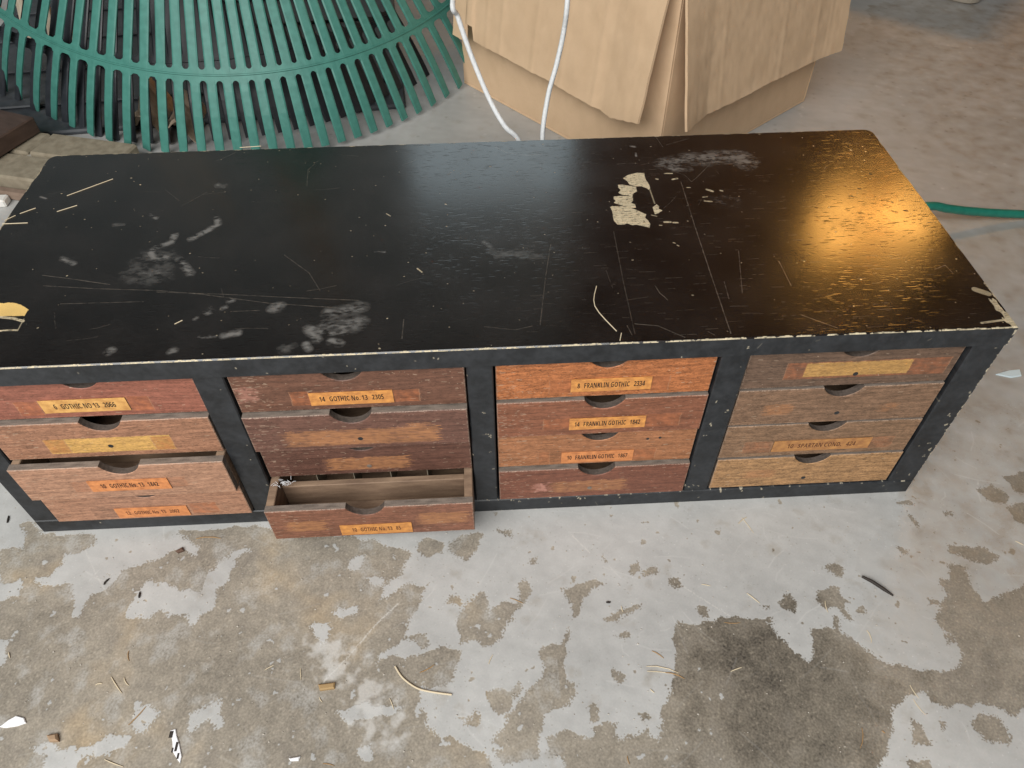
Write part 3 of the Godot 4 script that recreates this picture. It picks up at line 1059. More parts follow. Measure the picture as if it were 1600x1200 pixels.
func letters(text: String, wd: float, ht: float, m: Material) -> ArrayMesh:
	var fnt := SystemFont.new()
	fnt.font_names = PackedStringArray(["Droid Sans"])
	fnt.font_weight = 700
	var tm := TextMesh.new()
	tm.font = fnt
	tm.text = text
	tm.font_size = 48
	tm.pixel_size = 0.001
	tm.depth = 0.0
	tm.curve_step = 2.0
	var arr := tm.get_mesh_arrays()
	var v: PackedVector3Array = arr[Mesh.ARRAY_VERTEX]
	var lo := Vector3(9, 9, 9)
	var hi := -lo
	for p in v:
		lo = lo.min(p)
		hi = hi.max(p)
	var c := (lo + hi) * 0.5
	var idx: PackedInt32Array = arr[Mesh.ARRAY_INDEX] if arr[Mesh.ARRAY_INDEX] != null else PackedInt32Array(range(v.size()))
	var mb := MB.new()
	for i in range(0, idx.size() - 2, 3):
		var q := []
		for e in 3:
			var p := v[idx[i + e]] - c
			q.append(Vector3(p.x / (hi.x - lo.x) * wd, p.y / (hi.y - lo.y) * ht, 0))
		mb.tri(q[0], q[1], q[2], Vector3(0, 0, 1))
	return mb.made(m)


func build_cabinet() -> void:
	var cab := base("type_cabinet")
	tag(cab, "long black lacquered cabinet with sixteen small wooden drawers in four columns", "cabinet")
	M.top = lacquer_top()
	M.front = lacquer_front()
	M.black = grainy(Vector3(0.010, 0.010, 0.011), Vector3(0.030, 0.031, 0.034), 0.22, Vector3(1, 2, 1), 0.5, 0.0, 3)
	M.raw = grainy(Vector3(0.14, 0.085, 0.055), Vector3(0.30, 0.20, 0.13), 0.16, Vector3(0.35, 2.2, 1), 0.75, 0.01, 13)
	M.notch_dark = grainy(Vector3(0.030, 0.022, 0.018), Vector3(0.13, 0.10, 0.082), 0.05, Vector3(1, 1.6, 1), 0.7, 0.01, 16)  # darker brown for the finger notch faces
	M.edge = grainy(Vector3(0.07, 0.055, 0.045), Vector3(0.25, 0.20, 0.165), 0.09, Vector3(0.5, 1.6, 1), 0.8, 0.01, 14)

	# top board with rounded back corners; its arris is worn to the wood
	var outline := PackedVector2Array([Vector2(-0.425, 0), Vector2(0.425, 0)])
	for c in [[0.425, 1.0, 0.0], [-0.425, -1.0, PI * 0.5]]:
		for i in 7:
			var a: float = c[2] + PI * 0.5 * i / 6.0
			outline.append(Vector2(c[0] - c[1] * 0.010 + cos(a) * 0.010, CAB_D - 0.010 + sin(a) * 0.010))
	var lay := Transform3D(Basis(Vector3(1, 0, 0), Vector3(0, 0, -1), Vector3(0, 1, 0)), Vector3.ZERO)
	var mesh := ArrayMesh.new()
	var mb := MB.new()
	mb.uo = Vector3(-0.425, 0, -CAB_D)
	mb.ux = Vector3(1.0 / CAB_W, 0, 0)
	mb.uy = Vector3(0, 0, 1.0 / CAB_D)
	mb.extrude(outline, CAB_H - BOARD, CAB_H, 0.0010, lay, 1)
	mb.surf(mesh, M.top)
	mb = front_uv(MB.new())
	mb.extrude(outline, CAB_H - BOARD, CAB_H, 0.0010, lay, 2)
	mb.surf(mesh, M.front)
	put(mesh, "top_panel", cab).set_meta("label", "scratched black lacquered top with a chipped bare wood patch")
	mb = front_uv(MB.new())
	mb.box(Vector3(-0.425, 0, -CAB_D + 0.004), Vector3(0.425, BOARD, -0.0006), 0.001)
	put(mb.made(M.front), "bottom_panel", cab)
	for s in [[-0.425, -0.402], [0.399, 0.425]]:
		mb = front_uv(MB.new())
		mb.box(Vector3(s[0], BOARD, -CAB_D + 0.004), Vector3(s[1], CAB_H - BOARD, -0.0009), 0.001)
		put(mb.made(M.front), "side_panel", cab)
	for s in [[-0.217, -0.193], [-0.005, 0.016], [0.197, 0.220]]:
		mb = front_uv(MB.new())
		mb.box(Vector3(s[0], BOARD, -CAB_D + 0.012), Vector3(s[1], CAB_H - BOARD, -0.0012), 0.001)
		put(mb.made(M.front), "divider", cab)
	mb = MB.new()
	mb.box(Vector3(-0.402, BOARD, -CAB_D + 0.004), Vector3(0.399, CAB_H - BOARD, -CAB_D + 0.010), 0.0005)
	put(mb.made(M.black), "back_panel", cab)
	build_drawers(cab)


func build_drawers(cab: Node3D) -> void:
	var ink := std(Color(0.10, 0.075, 0.06), 0.8)
	var ink_dim := std(Color(0.34, 0.19, 0.11), 0.8)
	var card := {}
	var card_tone := {"yellow": [Vector3(0.44, 0.21, 0.06), Vector3(0.74, 0.42, 0.13)], "orange": [Vector3(0.40, 0.16, 0.05), Vector3(0.76, 0.34, 0.085)], "brown": [Vector3(0.30, 0.13, 0.05), Vector3(0.52, 0.25, 0.08)], "rust": [Vector3(0.42, 0.15, 0.055), Vector3(0.74, 0.29, 0.10)]}
	for kk in card_tone:
		card[kk] = grainy(card_tone[kk][0], card_tone[kk][1], 0.06, Vector3(1.0, 1.4, 1), 0.6, 0.004, 21 + kk.length() + card.size() * 10, 0.5, 200)
	var metal := std(Color(0.55, 0.52, 0.46), 0.5)
	metal.metallic = 0.4
	var T := "tape"
	var B := "bare"
	var W := "worn"
	# column, row, how far the front stands out, wood tone, wear, grain, marks, label [x0, x1, y0, y1, card, text, letter width share, dim], hole [x, y, filled]
	var list := [
		[0, 0, -0.006, [158, 100, 82], 0.5, 0.8, [[32.9, 52, 4, 20.8, T], [122, 140.2, 5, 22.2, T]], [53.3, 121.8, 6.9, 21.9, "yellow", "6   GOTHIC NO 13   2066", 0.71, false], []],
		[0, 1, -0.001, [168, 122, 96], 0.5, 1.2, [[38.3, 143.4, 6, 25, B], [38.3, 56, 7, 25, T], [126.3, 143.4, 6.4, 23.3, T]], [], [90.5, 13.6, false]],
		[0, 2, 0.0092, [184, 140, 114], 0.4, 1.0, [[43.7, 58, 10, 25, T, 0.5], [128, 143.3, 12, 26, T, 0.5]], [58.8, 127.8, 10.5, 26.2, "rust", "10   GOTHIC No. 13   1842", 0.72, false], []],
		[0, 3, 0.002, [180, 134, 108], 0.4, 1.0, [[37, 58, 3.3, 18.7, "dark", 0.4], [127.2, 153, 4, 21, T]], [58.6, 125.1, 3.0, 18.5, "rust", "12   GOTHIC No. 13   2002", 0.74, true], []],
		[1, 0, -0.003, [118, 82, 66], 1.5, 0.8, [[42.9, 58.5, 6, 22.6, T], [125.0, 147.1, 5.6, 20, T], [2, 16, 12, 30, "pink", 0.7]], [58.2, 125.4, 6.0, 21.0, "orange", "14   GOTHIC No. 13   2305", 0.77, false], []],
		[1, 1, 0.002, [118, 84, 72], 1.0, 0.8, [[28.5, 158, 4.6, 25, W], [50, 118, 6, 22, W], [132, 152, 8, 30, W]], [], [91.9, 12.5, false]],
		[1, 2, -0.005, [112, 78, 66], 0.9, 0.7, [[54.2, 127.7, 5.4, 23.5, W, 1.2], [20, 50, 6, 26, "dark", 0.25]], [], [91.7, 10.5, true]],
		[1, 3, 0.032, [142, 96, 76], 0.7, 0.9, [[14.8, 48.3, 11.6, 27.5, W, 1.3], [50, 62, 3, 20, "dark", 0.35], [127, 137, 6, 20, "dark", 0.4], [134, 178, 14, 32, W, 1.2]], [61.7, 127.0, 3.0, 19.0, "orange", "10   GOTHIC No. 13   85", 0.68, false], []],
		[2, 0, -0.005, [186, 116, 72], 1.0, 1.9, [[43.3, 62, 5, 21.5, T, 0.8], [127, 142.8, 4.2, 21.5, T]], [61.2, 127.5, 6.8, 21.8, "orange", "8   FRANKLIN GOTHIC   2334", 0.84, false], []],
		[2, 1, -0.002, [146, 94, 70], 1.2, 0.9, [[39.1, 62.5, 8.2, 22.6, T, 0.9], [127, 158.3, 6.6, 23.5, T, 0.9]], [61.8, 127.7, 7.6, 22.6, "orange", "14   FRANKLIN GOTHIC   1842", 0.86, false], []],
		[2, 2, -0.0045, [174, 118, 82], 1.0, 1.0, [[36, 47, 4.5, 20, T, 0.5], [47, 57.4, 4, 20, "dark", 0.35], [122.5, 144.2, 3.4, 18.2, T]], [57.3, 123.2, 3.1, 18.6, "rust", "10   FRANKLIN GOTHIC   1867", 0.84, false], [[134, 33], [145, 34]]],
		[2, 3, 0.0, [132, 84, 66], 0.9, 0.7, [[49.4, 118.8, 7.7, 25.4, W], [33.6, 46.2, 9.9, 24.5, "pink", 1.2]], [], [85.9, 13.5, true]],
		[3, 0, -0.0055, [116, 92, 76], 0.4, 1.0, [[33.2, 169.6, 9.5, 29.0, T, 0.85], [49.5, 137.7, 11.8, 28.0, B, 0.72], [30, 172, 8.4, 30, "dark", 0.12]], [], [94.0, 13.3, false]],
		[3, 1, -0.004, [140, 109, 86], 0.3, 1.5, [[25.6, 50.6, 12.6, 25.8, W, 1.0], [130, 142, 11, 22, W, 0.8]], [], [93.1, 11.9, false]],
		[3, 2, -0.0035, [146, 114, 88], 0.3, 1.5, [[20, 46.8, 5.8, 22, T, 0.55], [137.0, 159.5, 5.6, 22.1, T, 0.5]], [47.4, 137.9, 7.0, 22.5, "brown", "10   SPARTAN COND.   424", 0.70, false], []],
		[3, 3, -0.002, [180, 138, 96], 0.3, 1.9, [[30, 60, 14, 26, W, 0.9]], [], [90.0, 10.9, false]],
	]
	for q in list:
		var x0: float = COLS[q[0]][0] + 0.002
		var x1: float = COLS[q[0]][1] - 0.0016
		var y0: float = CAB_H - BOARD - ROW * (q[1] + 1) + 0.0006
		var wd := x1 - x0
		var ht := ROW - 0.0016
		var sd: int = q[0] * 4 + q[1]
		var dr := Node3D.new()
		dr.name = "drawer"
		cab.add_child(dr, true)
		dr.position = Vector3(x0, y0, q[2])
		var a: Array = q[3]
		var wood := drawer_wood(sd, wd * 1000.0, ht * 1000.0, lin(a[0], a[1], a[2]) * 1.04, q[4], q[5], q[6])
		# front with its finger notch
		var cx: float = 0.0905 + [0.003, -0.002, 0.0, -0.001][q[0]]
		var poly := PackedVector2Array([Vector2(0, 0), Vector2(wd, 0), Vector2(wd, ht)])
		var nr := 0.0185
		var up := 0.0068
		var a0 := asin(up / nr)
		for i in 15:
			var an := -a0 - (PI - 2.0 * a0) * i / 14.0
			poly.append(Vector2(cx + cos(an) * nr, ht + up + sin(an) * nr))
		poly.append(Vector2(0, ht))
		var th := 0.0068
		var mesh := ArrayMesh.new()
		var mb := MB.new()
		mb.uo = Vector3(0, ht, 0)
		mb.ux = Vector3(1.0 / wd, 0, 0)
		mb.uy = Vector3(0, -1.0 / ht, 0)
		var flat := Transform3D()
		mb.extrude(poly, -th, 0.0, 0.0006, flat, 1)
		mb.surf(mesh, wood)
		mb = MB.new()
		mb.extrude(poly, -th, 0.0, 0.0006, flat, 2, 0, 2)
		mb.extrude(poly, -th, 0.0, 0.0006, flat, 2, 17, 99)
		mb.surf(mesh, M.edge)
		mb = MB.new()
		mb.extrude(poly, -th, 0.0, 0.0006, flat, 2, 3, 16)
		mb.surf(mesh, M.notch_dark)
		put(mesh, "front_panel", dr)
		var deep := 0.262
		for s in 2:
			mb = MB.new()
			var sx := 0.0 if s == 0 else wd - 0.0075
			mb.box(Vector3(sx, 0.0, -deep), Vector3(sx + 0.0075, ht - 0.0006, -th), 0.0006)
			put(mb.made(M.raw), "side_panel", dr)
		mb = MB.new()
		mb.box(Vector3(0.0075, 0.0015, -deep + 0.006), Vector3(wd - 0.0075, 0.0045, -th), 0.0003)
		put(mb.made(M.raw), "bottom_panel", dr)
		mb = MB.new()
		mb.box(Vector3(0.0075, 0.0015, -deep), Vector3(wd - 0.0075, ht - 0.002, -deep + 0.006), 0.0005)
		put(mb.made(M.raw), "back_panel", dr)
		if sd == 7 or sd == 2:
			mb = MB.new()
			mb.box(Vector3(0.0077, 0.0046, -th - 0.034), Vector3(wd - 0.0077, ht - 0.0115, -th - 0.028), 0.0006)
			put(mb.made(M.raw), "cross_partition", dr)
			if sd == 7:
				for i in 4:
					mb = MB.new()
					var px := wd * (0.215 + 0.185 * i)
					mb.box(Vector3(px, 0.0046, -th - 0.20), Vector3(px + 0.0008, ht - 0.0022, -th - 0.0342), 0.0001)
					put(mb.made(metal), "slot_divider", dr)
		if q[7].size():
			var l: Array = q[7]
			var w: float = (l[1] - l[0]) * 0.001
			var h: float = (l[3] - l[2]) * 0.001
			var pc := Vector3((l[0] + l[1]) * 0.0005, (l[2] + l[3]) * 0.0005, 0.0)
			mb = MB.new()
			mb.sheet(14, 2, func(u: float, v: float) -> Vector3:
				return pc + Vector3((u - 0.5) * w, (v - 0.5) * h, 0.0006 + 0.00008 * pow(absf(u - 0.5) * 2.0, 8.0)), 0.0004)
			var lb := put(mb.made(card[l[4]]), "label_card", dr)
			if l[4] == "brown":
				lb.set_meta("label", "stained brown paper label with faded lettering")
			var lt := put(letters(l[5], w * l[6], h * (0.40 if not l[7] else 0.36), ink_dim if l[7] or sd == 7 or sd == 14 else ink), "lettering", dr)
			lt.position = pc + Vector3(0, 0, 0.00088)
		for e in (q[8] if q[8].size() and q[8][0] is Array else [q[8]]):
			if e.size() >= 2:
				mb = MB.new()
				var plug: bool = e.size() > 2 and e[2]
				var hc := Vector3(e[0] * 0.001, e[1] * 0.001, 0)
				var rd := 0.0014 if e.size() == 2 else 0.0022
				mb.tube([hc + Vector3(0, 0, -0.001), hc + Vector3(0, 0, 0.0003 if plug else 0.00012)], rd, 14)
				put(mb.made(M.edge if plug else M.black), "nail_plug" if plug else "screw_hole", dr)


# ---------------------------------------------------------------- cardboard carton
func build_carton() -> void:
	var K := Vector3(0.2696, 0, -0.5582)
	var L := Vector3(-0.0116, 0, -0.9115)
	var u := (L - K).normalized()
	var r := Vector3(-u.z, 0, u.x)
	if r.x < 0:
		r = -r
	var wl := 0.4515
	var wr := 0.3957
	var hb := 0.335
	var o := base("cardboard_carton", K)
	tag(o, "open tan cardboard carton with its flaps hanging down outside", "carton")
	var board := grainy(Vector3(0.615, 0.425, 0.262), Vector3(0.695, 0.490, 0.312), 0.34, Vector3(1.2, 1.0, 1), 0.85, 0.012, 51)
	var bs := Basis(u, Vector3.UP, r)
	var bt := 0.004
	for s in [[Vector3(0, 0.004, 0), Vector3(wl, hb, bt)], [Vector3(0, 0.004, wr - bt), Vector3(wl, hb, wr)], [Vector3(0, 0.004, bt), Vector3(bt, hb, wr - bt)], [Vector3(wl - bt, 0.004, bt), Vector3(wl, hb, wr - bt)]]:
		var mb := MB.new()
		mb.box(s[0], s[1], 0.0012)
		put(mb.made(board), "wall_panel", o).transform = Transform3D(bs, Vector3.ZERO)
	var mbb := MB.new()
	mbb.box(Vector3(0, 0, 0), Vector3(wl, 0.004, wr), 0.001)
	put(mbb.made(board), "bottom_panel", o).transform = Transform3D(bs, Vector3.ZERO)
	var nf := noise("flap", 6.0, 3, 15)
	# left flap hangs on the wall from K to L, its last strip folded forward; right flap on the wall from K along r
	for side in 2:
		var along := u if side == 0 else r
		var outw := -r if side == 0 else -u
		var a0 := 0.002 if side == 0 else -0.012
		var a1 := 0.428 if side == 0 else 0.388
		var mb := MB.new()
		mb.sheet(150, 22, func(p: float, t: float) -> Vector3:
			var s := lerpf(a0, a1, p)
			var drop := 0.238 + 0.003 * nf.get_noise_2d(s * 0.6, 3.0) + 0.0012 * nf.get_noise_2d(s * 9.0, 9.0)
			if side == 0:
				drop -= 0.012 * p + 0.020 * maxf(0.0, 1.0 - s / 0.062)
				if s > 0.375:
					drop -= 0.022 * smoothstep(0.375, 0.377, s) - 0.030 * smoothstep(0.392, 0.394, s)
			else:
				drop += 0.010 * p - 0.014
			var away := 0.004 + 0.030 * t
			# soft vertical creases
			away += 0.0014 * t * nf.get_noise_2d(s * 1.0, 0.9 * t) + 0.0007 * nf.get_noise_2d(s * 5.0, t * 1.5 + 4.0)
			for c in ([0.10, 0.165, 0.225, 0.30, 0.345, 0.39] if side == 0 else [0.075, 0.215, 0.30, 0.345]):
				away += (0.0010 if side == 0 else 0.0006) * maxf(0.0, 1.0 - absf(s - c - 0.01 * t * sin(c * 90.0)) / 0.007) * (0.35 + 0.65 * t)
			if side == 0 and s < 0.085:
				away += (0.085 - s) * 0.20 * (0.45 + 0.55 * t)
			if side == 1 and s > 0.34:
				away += (s - 0.34) * 0.12 * t
			if side == 1 and s < 0.05:
				away += (0.05 - s) * 0.25 * t
			return along * s + outw * away + Vector3.UP * (hb + 0.002 - drop * t), 0.0035)
		put(mb.made(board), "flap", o)
	for side in 2:
		var outw := r if side == 0 else u
		var org := r * wr if side == 0 else u * wl
		var along := u if side == 0 else r
		var ln := wl if side == 0 else wr
		var mb := MB.new()
		mb.sheet(10, 6, func(p: float, t: float) -> Vector3:
			return org + along * (0.01 + (ln - 0.02) * p) + outw * (0.005 + 0.10 * t + 0.004 * sin(p * 7.0)) + Vector3.UP * (hb + 0.002 - 0.19 * t), 0.0035)
		put(mb.made(board), "flap", o)


# ---------------------------------------------------------------- rakes
func build_rake(called: String, label: String, at: Vector3, rot: Vector3, mat: Material, grip: Material, th0: float, k0: int, k1: int, squeeze: float) -> void:
	var o := base(called)
	tag(o, label, "rake")
	# turn: Y * Z * X, local +z runs from the hub to the tips, +y is the side towards the viewer
	var bs := Basis(Vector3.UP, rot.y) * Basis(Vector3.BACK, rot.z) * Basis(Vector3.RIGHT, rot.x)
	o.transform = Transform3D(bs, at)
	var r1 := 0.6065
	var r2 := 0.7222
	var bow := 1.3567
	var ang := func(k: float) -> float:
		var kc := clampf(k, 1.0, 27.0)
		var t := (kc - 14.0) / 13.0
		return (th0 + 0.0376 * (k - 14.0) - 0.0329 * t * t + 0.0585 * t * t * t + (k - kc) * 0.012) * squeeze
	var S := func(th: float, r: float, lift: float) -> Vector3:
		var x := r * sin(th)
		var drop := 0.0
		if r > 0.62:
			drop = 0.020 * pow((r - 0.62) / 0.102, 2.0)
		return Vector3(x, lift - bow * x * x - drop, r * cos(th))
	var wide := 0.0073
	for k in range(k0, k1 + 1):
		var th: float = ang.call(float(k))
		var mb := MB.new()
		var ring := []
		var rs := [0.10, 0.2, 0.3, 0.4, 0.5, 0.58, 0.63, 0.665, 0.685, 0.70, 0.713, r2]
		for r in rs:
			var c: Vector3 = S.call(th, r, 0.0)
			var d: Vector3 = (S.call(th, r + 0.002, 0.0) - S.call(th, r - 0.002, 0.0)).normalized()
			var e: Vector3 = S.call(th + 0.004, r, 0.0) - S.call(th - 0.004, r, 0.0)
			e = (e - d * e.dot(d)).normalized()
			var up := d.cross(e).normalized()
			if up.y < 0:
				up = -up
			var hw := wide * lerpf(0.62, 1.0, clampf((r - 0.1) / 0.3, 0.0, 1.0)) * (0.93 if r > 0.7 else 1.0)
			var q := []
			for p in [[-1.0, -0.0016], [-1.0, 0.0004], [-0.72, 0.0014], [0.72, 0.0014], [1.0, 0.0004], [1.0, -0.0016]]:
				q.append(c + e * hw * p[0] + up * p[1])
			ring.append([q, c])
		for i in rs.size() - 1:
			for j in 6:
				var m := (j + 1) % 6
				var qa: Array = ring[i][0]
				var qb: Array = ring[i + 1][0]
				mb.quad(qa[j], qb[j], qb[m], qa[m], (qa[j] + qa[m]) * 0.5 - ring[i][1])
		var ql: Array = ring[rs.size() - 1][0]
		for j in range(1, 5):
			mb.tri(ql[0], ql[j], ql[j + 1], ring[rs.size() - 1][1] - ring[rs.size() - 2][1])
		put(mb.made(mat), "tine", o)
	# web that joins the tines: rounded slot ends, a ridge along its middle
	var mb := MB.new()
	var n := (k1 - k0) * 14
	var prev := []
	for i in n + 1:
		var kf := k0 + float(i) / 14.0
		var th: float = ang.call(kf)
		var fr := kf - floorf(kf)
		var dth: float = ang.call(floorf(kf) + 1.0) - ang.call(floorf(kf))
		var gap: float = dth * r1 * 0.5 - wide
		var s: float = absf(fr - 0.5) * dth * r1
		var fil := 0.0042
		var ex := 0.0
		if s > gap - fil:
			var z := minf(s - (gap - fil), fil)
			ex = fil - sqrt(maxf(fil * fil - z * z, 0.0))
		var cur := []
		for p in [[-0.0076 - ex, -0.0017], [-0.0076 - ex, 0.0011], [-0.0016, 0.0013], [-0.0009, 0.0030], [0.0009, 0.0030], [0.0016, 0.0013], [0.0076 + ex, 0.0011], [0.0076 + ex, -0.0017]]:
			cur.append(S.call(th, r1 + p[0], p[1]))
		if prev.size():
			var c: Vector3 = S.call(th, r1, -0.0003)
			for j in 8:
				var m := (j + 1) % 8
				mb.quad(prev[j], cur[j], cur[m], prev[m], (cur[j] + cur[m]) * 0.5 - c)
		prev = cur
	put(mb.made(mat), "cross_web", o)
	# hub above the frame and the wooden handle that the lacquer mirrors
	mb = MB.new()
	mb.tube([Vector3(0, 0, -0.12), Vector3(0, 0, -0.02), Vector3(0, -0.002, 0.06)], [0.017, 0.021, 0.030], 14)
	mb.extrude(PackedVector2Array([Vector2(-0.02, -0.03), Vector2(0.02, -0.03), Vector2(0.115, 0.135), Vector2(0, 0.165), Vector2(-0.115, 0.135)]), -0.010, 0.004, 0.001, Transform3D(Basis(Vector3(1, 0, 0), Vector3(0, 0, 1), Vector3(0, 1, 0)), Vector3.ZERO))
	put(mb.made(mat), "hub", o)
	mb = MB.new()
	mb.tube([Vector3(0, 0, -0.06), Vector3(0, 0, -0.6), Vector3(0, 0, -1.24), Vector3(0, 0, -1.25)], [0.0135, 0.0135, 0.0135, 0.009], 14)
	put(mb.made(grip), "handle", o)


func build_rakes() -> void:
	var green := grainy(Vector3(0.042, 0.175, 0.143), Vector3(0.068, 0.245, 0.202), 0.12, Vector3.ONE, 0.52, 0.004, 71)
	var black := grainy(Vector3(0.018, 0.021, 0.026), Vector3(0.035, 0.039, 0.046), 0.12, Vector3.ONE, 0.42, 0.004, 72)
	var ash := grainy(Vector3(0.30, 0.19, 0.09), Vector3(0.46, 0.31, 0.16), 0.2, Vector3(2, 2, 1), 0.5, 0.0, 73)
	build_rake("leaf_rake", "green plastic leaf rake standing on its tines behind the cabinet", Vector3(-0.3558, 0.6514, -0.9997), Vector3(1.0679, 0.2371, 0.0016), green, ash, -0.0849, -1, 30, 1.0)
	build_rake("leaf_rake", "black plastic leaf rake half hidden behind the green rake", Vector3(-0.440, 0.612, -1.115), Vector3(0.955, 0.25, 0.0), black, ash, -0.10, 0, 28, 0.96)


# ---------------------------------------------------------------- the corner behind, left
func build_corner() -> void:
	# two courses of pale paving bricks on the floor
	var brick_a := grainy(Vector3(0.20, 0.165, 0.115), Vector3(0.31, 0.265, 0.195), 0.15, Vector3.ONE, 0.9, 0.03, 81)
	var brick_b := grainy(Vector3(0.17, 0.115, 0.085), Vector3(0.25, 0.18, 0.135), 0.15, Vector3.ONE, 0.9, 0.03, 82)
	var o := base("brick_edging", Vector3(-0.66, 0, -0.655))
	tag(o, "low course of pale dusty bricks beside the cabinet's back corner", "brick edging")
	o.rotation.y = -0.285
	for q in [[-0.33, -0.115, 0.002, 0.062, 0.030, 0], [-0.111, 0.092, 0.002, 0.062, 0.029, 0], [-0.24, -0.024, -0.062, -0.002, 0.030, 0], [-0.020, 0.13, -0.062, -0.002, 0.031, 0], [-0.34, -0.13, 0.065, 0.082, 0.016, 1], [-0.126, 0.085, 0.065, 0.080, 0.014, 1]]:
		var mb := MB.new()
		mb.box(Vector3(q[0], 0, q[2]), Vector3(q[1], q[4], q[3]), 0.003)
		put(mb.made(brick_b if q[5] else brick_a), "brick", o)
	var mor := MB.new()
	mor.box(Vector3(-0.33, 0, -0.060), Vector3(0.12, 0.024, 0.060), 0.002)
	put(mor.made(grainy(Vector3(0.30, 0.28, 0.24), Vector3(0.42, 0.39, 0.34), 0.1, Vector3.ONE, 0.95, 0.02, 83)), "mortar", o)
	# dark board lying on the bricks
	var mb := MB.new()
	mb.box(Vector3(-0.42, 0, -0.055), Vector3(0, 0.026, 0.055), 0.002)
	var p := thing(mb.made(grainy(Vector3(0.045, 0.025, 0.018), Vector3(0.095, 0.058, 0.044), 0.2, Vector3(0.4, 2.0, 1), 0.55, 0.01, 84)), "wooden_board")
	p.position = Vector3(-0.702, 0.0315, -0.672)
	p.rotation.y = -0.42
	tag(p, "dark brown wooden board lying on the pale bricks", "board")
	# dark panel added on the floor in place of the shade behind the rakes
	mb = MB.new()
	mb.box(Vector3(-0.50, 0, -0.42), Vector3(0.30, 0.009, 0.30), 0.003)
	for i in 5:
		mb.box(Vector3(-0.48, 0.0092, -0.38 + i * 0.14), Vector3(0.28, 0.014, -0.35 + i * 0.14), 0.002)
	var c := thing(mb.made(grainy(Vector3(0.030, 0.034, 0.040), Vector3(0.060, 0.066, 0.075), 0.2, Vector3.ONE, 0.5, 0.0, 85)), "added_shade_panel")
	c.position = Vector3(-0.44, 0, -1.09)
	c.rotation.y = 0.10
	tag(c, "added charcoal ribbed panel standing in for the shade under the two rakes", "panel")
	# pale stakes standing behind the rakes
	var wood := grainy(Vector3(0.40, 0.33, 0.24), Vector3(0.60, 0.52, 0.40), 0.12, Vector3(3, 0.5, 1), 0.75, 0.01, 86)
	var k := 0
	for q in [[-0.868, -1.13, 0.007], [-0.822, -1.13, 0.006], [-0.784, -1.13, 0.0035]]:
		mb = MB.new()
		mb.box(Vector3(-q[2], 0, -0.004), Vector3(q[2], 0.9, 0.004), 0.001)
		var s := thing(mb.made(wood), "wooden_stake")
		s.position = Vector3(q[0], 0.001, q[1])
		s.rotation = Vector3(0.0, 0.0, [-0.24, -0.26, -0.235][k])
		tag(s, ["widest pale wooden stake upright behind the rakes", "middle pale wooden stake upright behind the rakes", "thinnest pale wooden stake upright behind the rakes"][k], "stake", "stakes behind the rakes")
		k += 1
	# crumpled brown paper under the tines
	var paper := grainy(Vector3(0.34, 0.25, 0.17), Vector3(0.55, 0.44, 0.33), 0.08, Vector3.ONE, 0.85, 0.0, 87)
	var nn := noise("crumple", 22.0, 3, 88)
	k = 0
	for q in [[-0.535, -0.800, 0.026, 0.060], [-0.475, -0.775, 0.024, 0.045]]:
		mb = MB.new()
		mb.sheet(20, 14, func(u: float, v: float) -> Vector3:
			var x: float = (u - 0.5) * 0.055 + q[0]
			var z: float = (v - 0.5) * 0.10 + q[1]
			var f := 1.0 - pow(absf(u - 0.5) * 2.0, 2.0)
			return Vector3(x, 0.003 + q[3] * f * (0.5 - 0.35 * (v - 0.5)) + 0.026 * (nn.get_noise_2d(x, z + k) + 0.5) * f, z), 0.0012)
		var s := thing(mb.made(paper), "crumpled_paper")
		tag(s, ["larger crumpled brown paper scrap caught under the rake tines", "smaller crumpled brown paper scrap caught under the rake tines"][k], "paper", "crumpled paper under the rakes")
		k += 1
	# small white block on the floor
	mb = MB.new()
	mb.box(Vector3(-0.020, 0, -0.009), Vector3(0.006, 0.012, 0.009), 0.002)
	var wb := thing(mb.made(std(Color(0.88, 0.87, 0.85), 0.6)), "white_block")
	wb.position = Vector3(-0.690, 0, -0.570)
	tag(wb, "small white block on the floor left of the cabinet", "block")
	# pale plastic bin, only its lower corner in view
	var bin_mat := std(Color(0.62, 0.585, 0.53), 0.45)
	var bo := base("storage_bin", Vector3(1.064, 0, -1.184))
	tag(bo, "pale beige plastic storage bin with rounded corners far behind the cabinet", "bin")
	bo.basis = Basis(Vector3(-0.737, 0, -0.676), Vector3.UP, Vector3(0.676, 0, -0.737))
	mb = MB.new()
	var prof := PackedVector2Array()
	for cc in [[0.03, 0.03, PI], [0.40, 0.03, PI * 1.5], [0.40, 0.27, 0.0], [0.03, 0.27, PI * 0.5]]:
		for i in 6:
			var a: float = cc[2] + PI * 0.5 * i / 5.0
			prof.append(Vector2(cc[0] + cos(a) * 0.03, cc[1] + sin(a) * 0.03))
	var pn := prof.size()
	var ctr := Vector2(0.215, 0.15)
	for i in pn:
		var j := (i + 1) % pn
		for lay in [[0.004, 1.0, 0.24, 1.12], [0.0, 0.97, 0.004, 1.0], [0.24, 1.12, 0.24, 1.18], [0.24, 1.18, 0.22, 1.18]]:
			var pts := []
			for e in [[i, 0], [j, 0], [j, 2], [i, 2]]:
				var w: Vector2 = ctr + (prof[e[0]] - ctr) * lay[e[1] + 1]
				pts.append(Vector3(w.x, lay[e[1]], w.y))
			var om: Vector3 = (pts[0] + pts[2]) * 0.5 - Vector3(ctr.x, 0.3 if lay[0] < 0.2 else 0.0, ctr.y)
			mb.quad(pts[0], pts[1], pts[2], pts[3], om)
		var b0 := ctr + (prof[i] - ctr) * 0.97
		var b1 := ctr + (prof[j] - ctr) * 0.97
		mb.tri(Vector3(ctr.x, 0.0005, ctr.y), Vector3(b0.x, 0.0, b0.y), Vector3(b1.x, 0.0, b1.y), Vector3.DOWN)
	put(mb.made(bin_mat), "tub", bo)


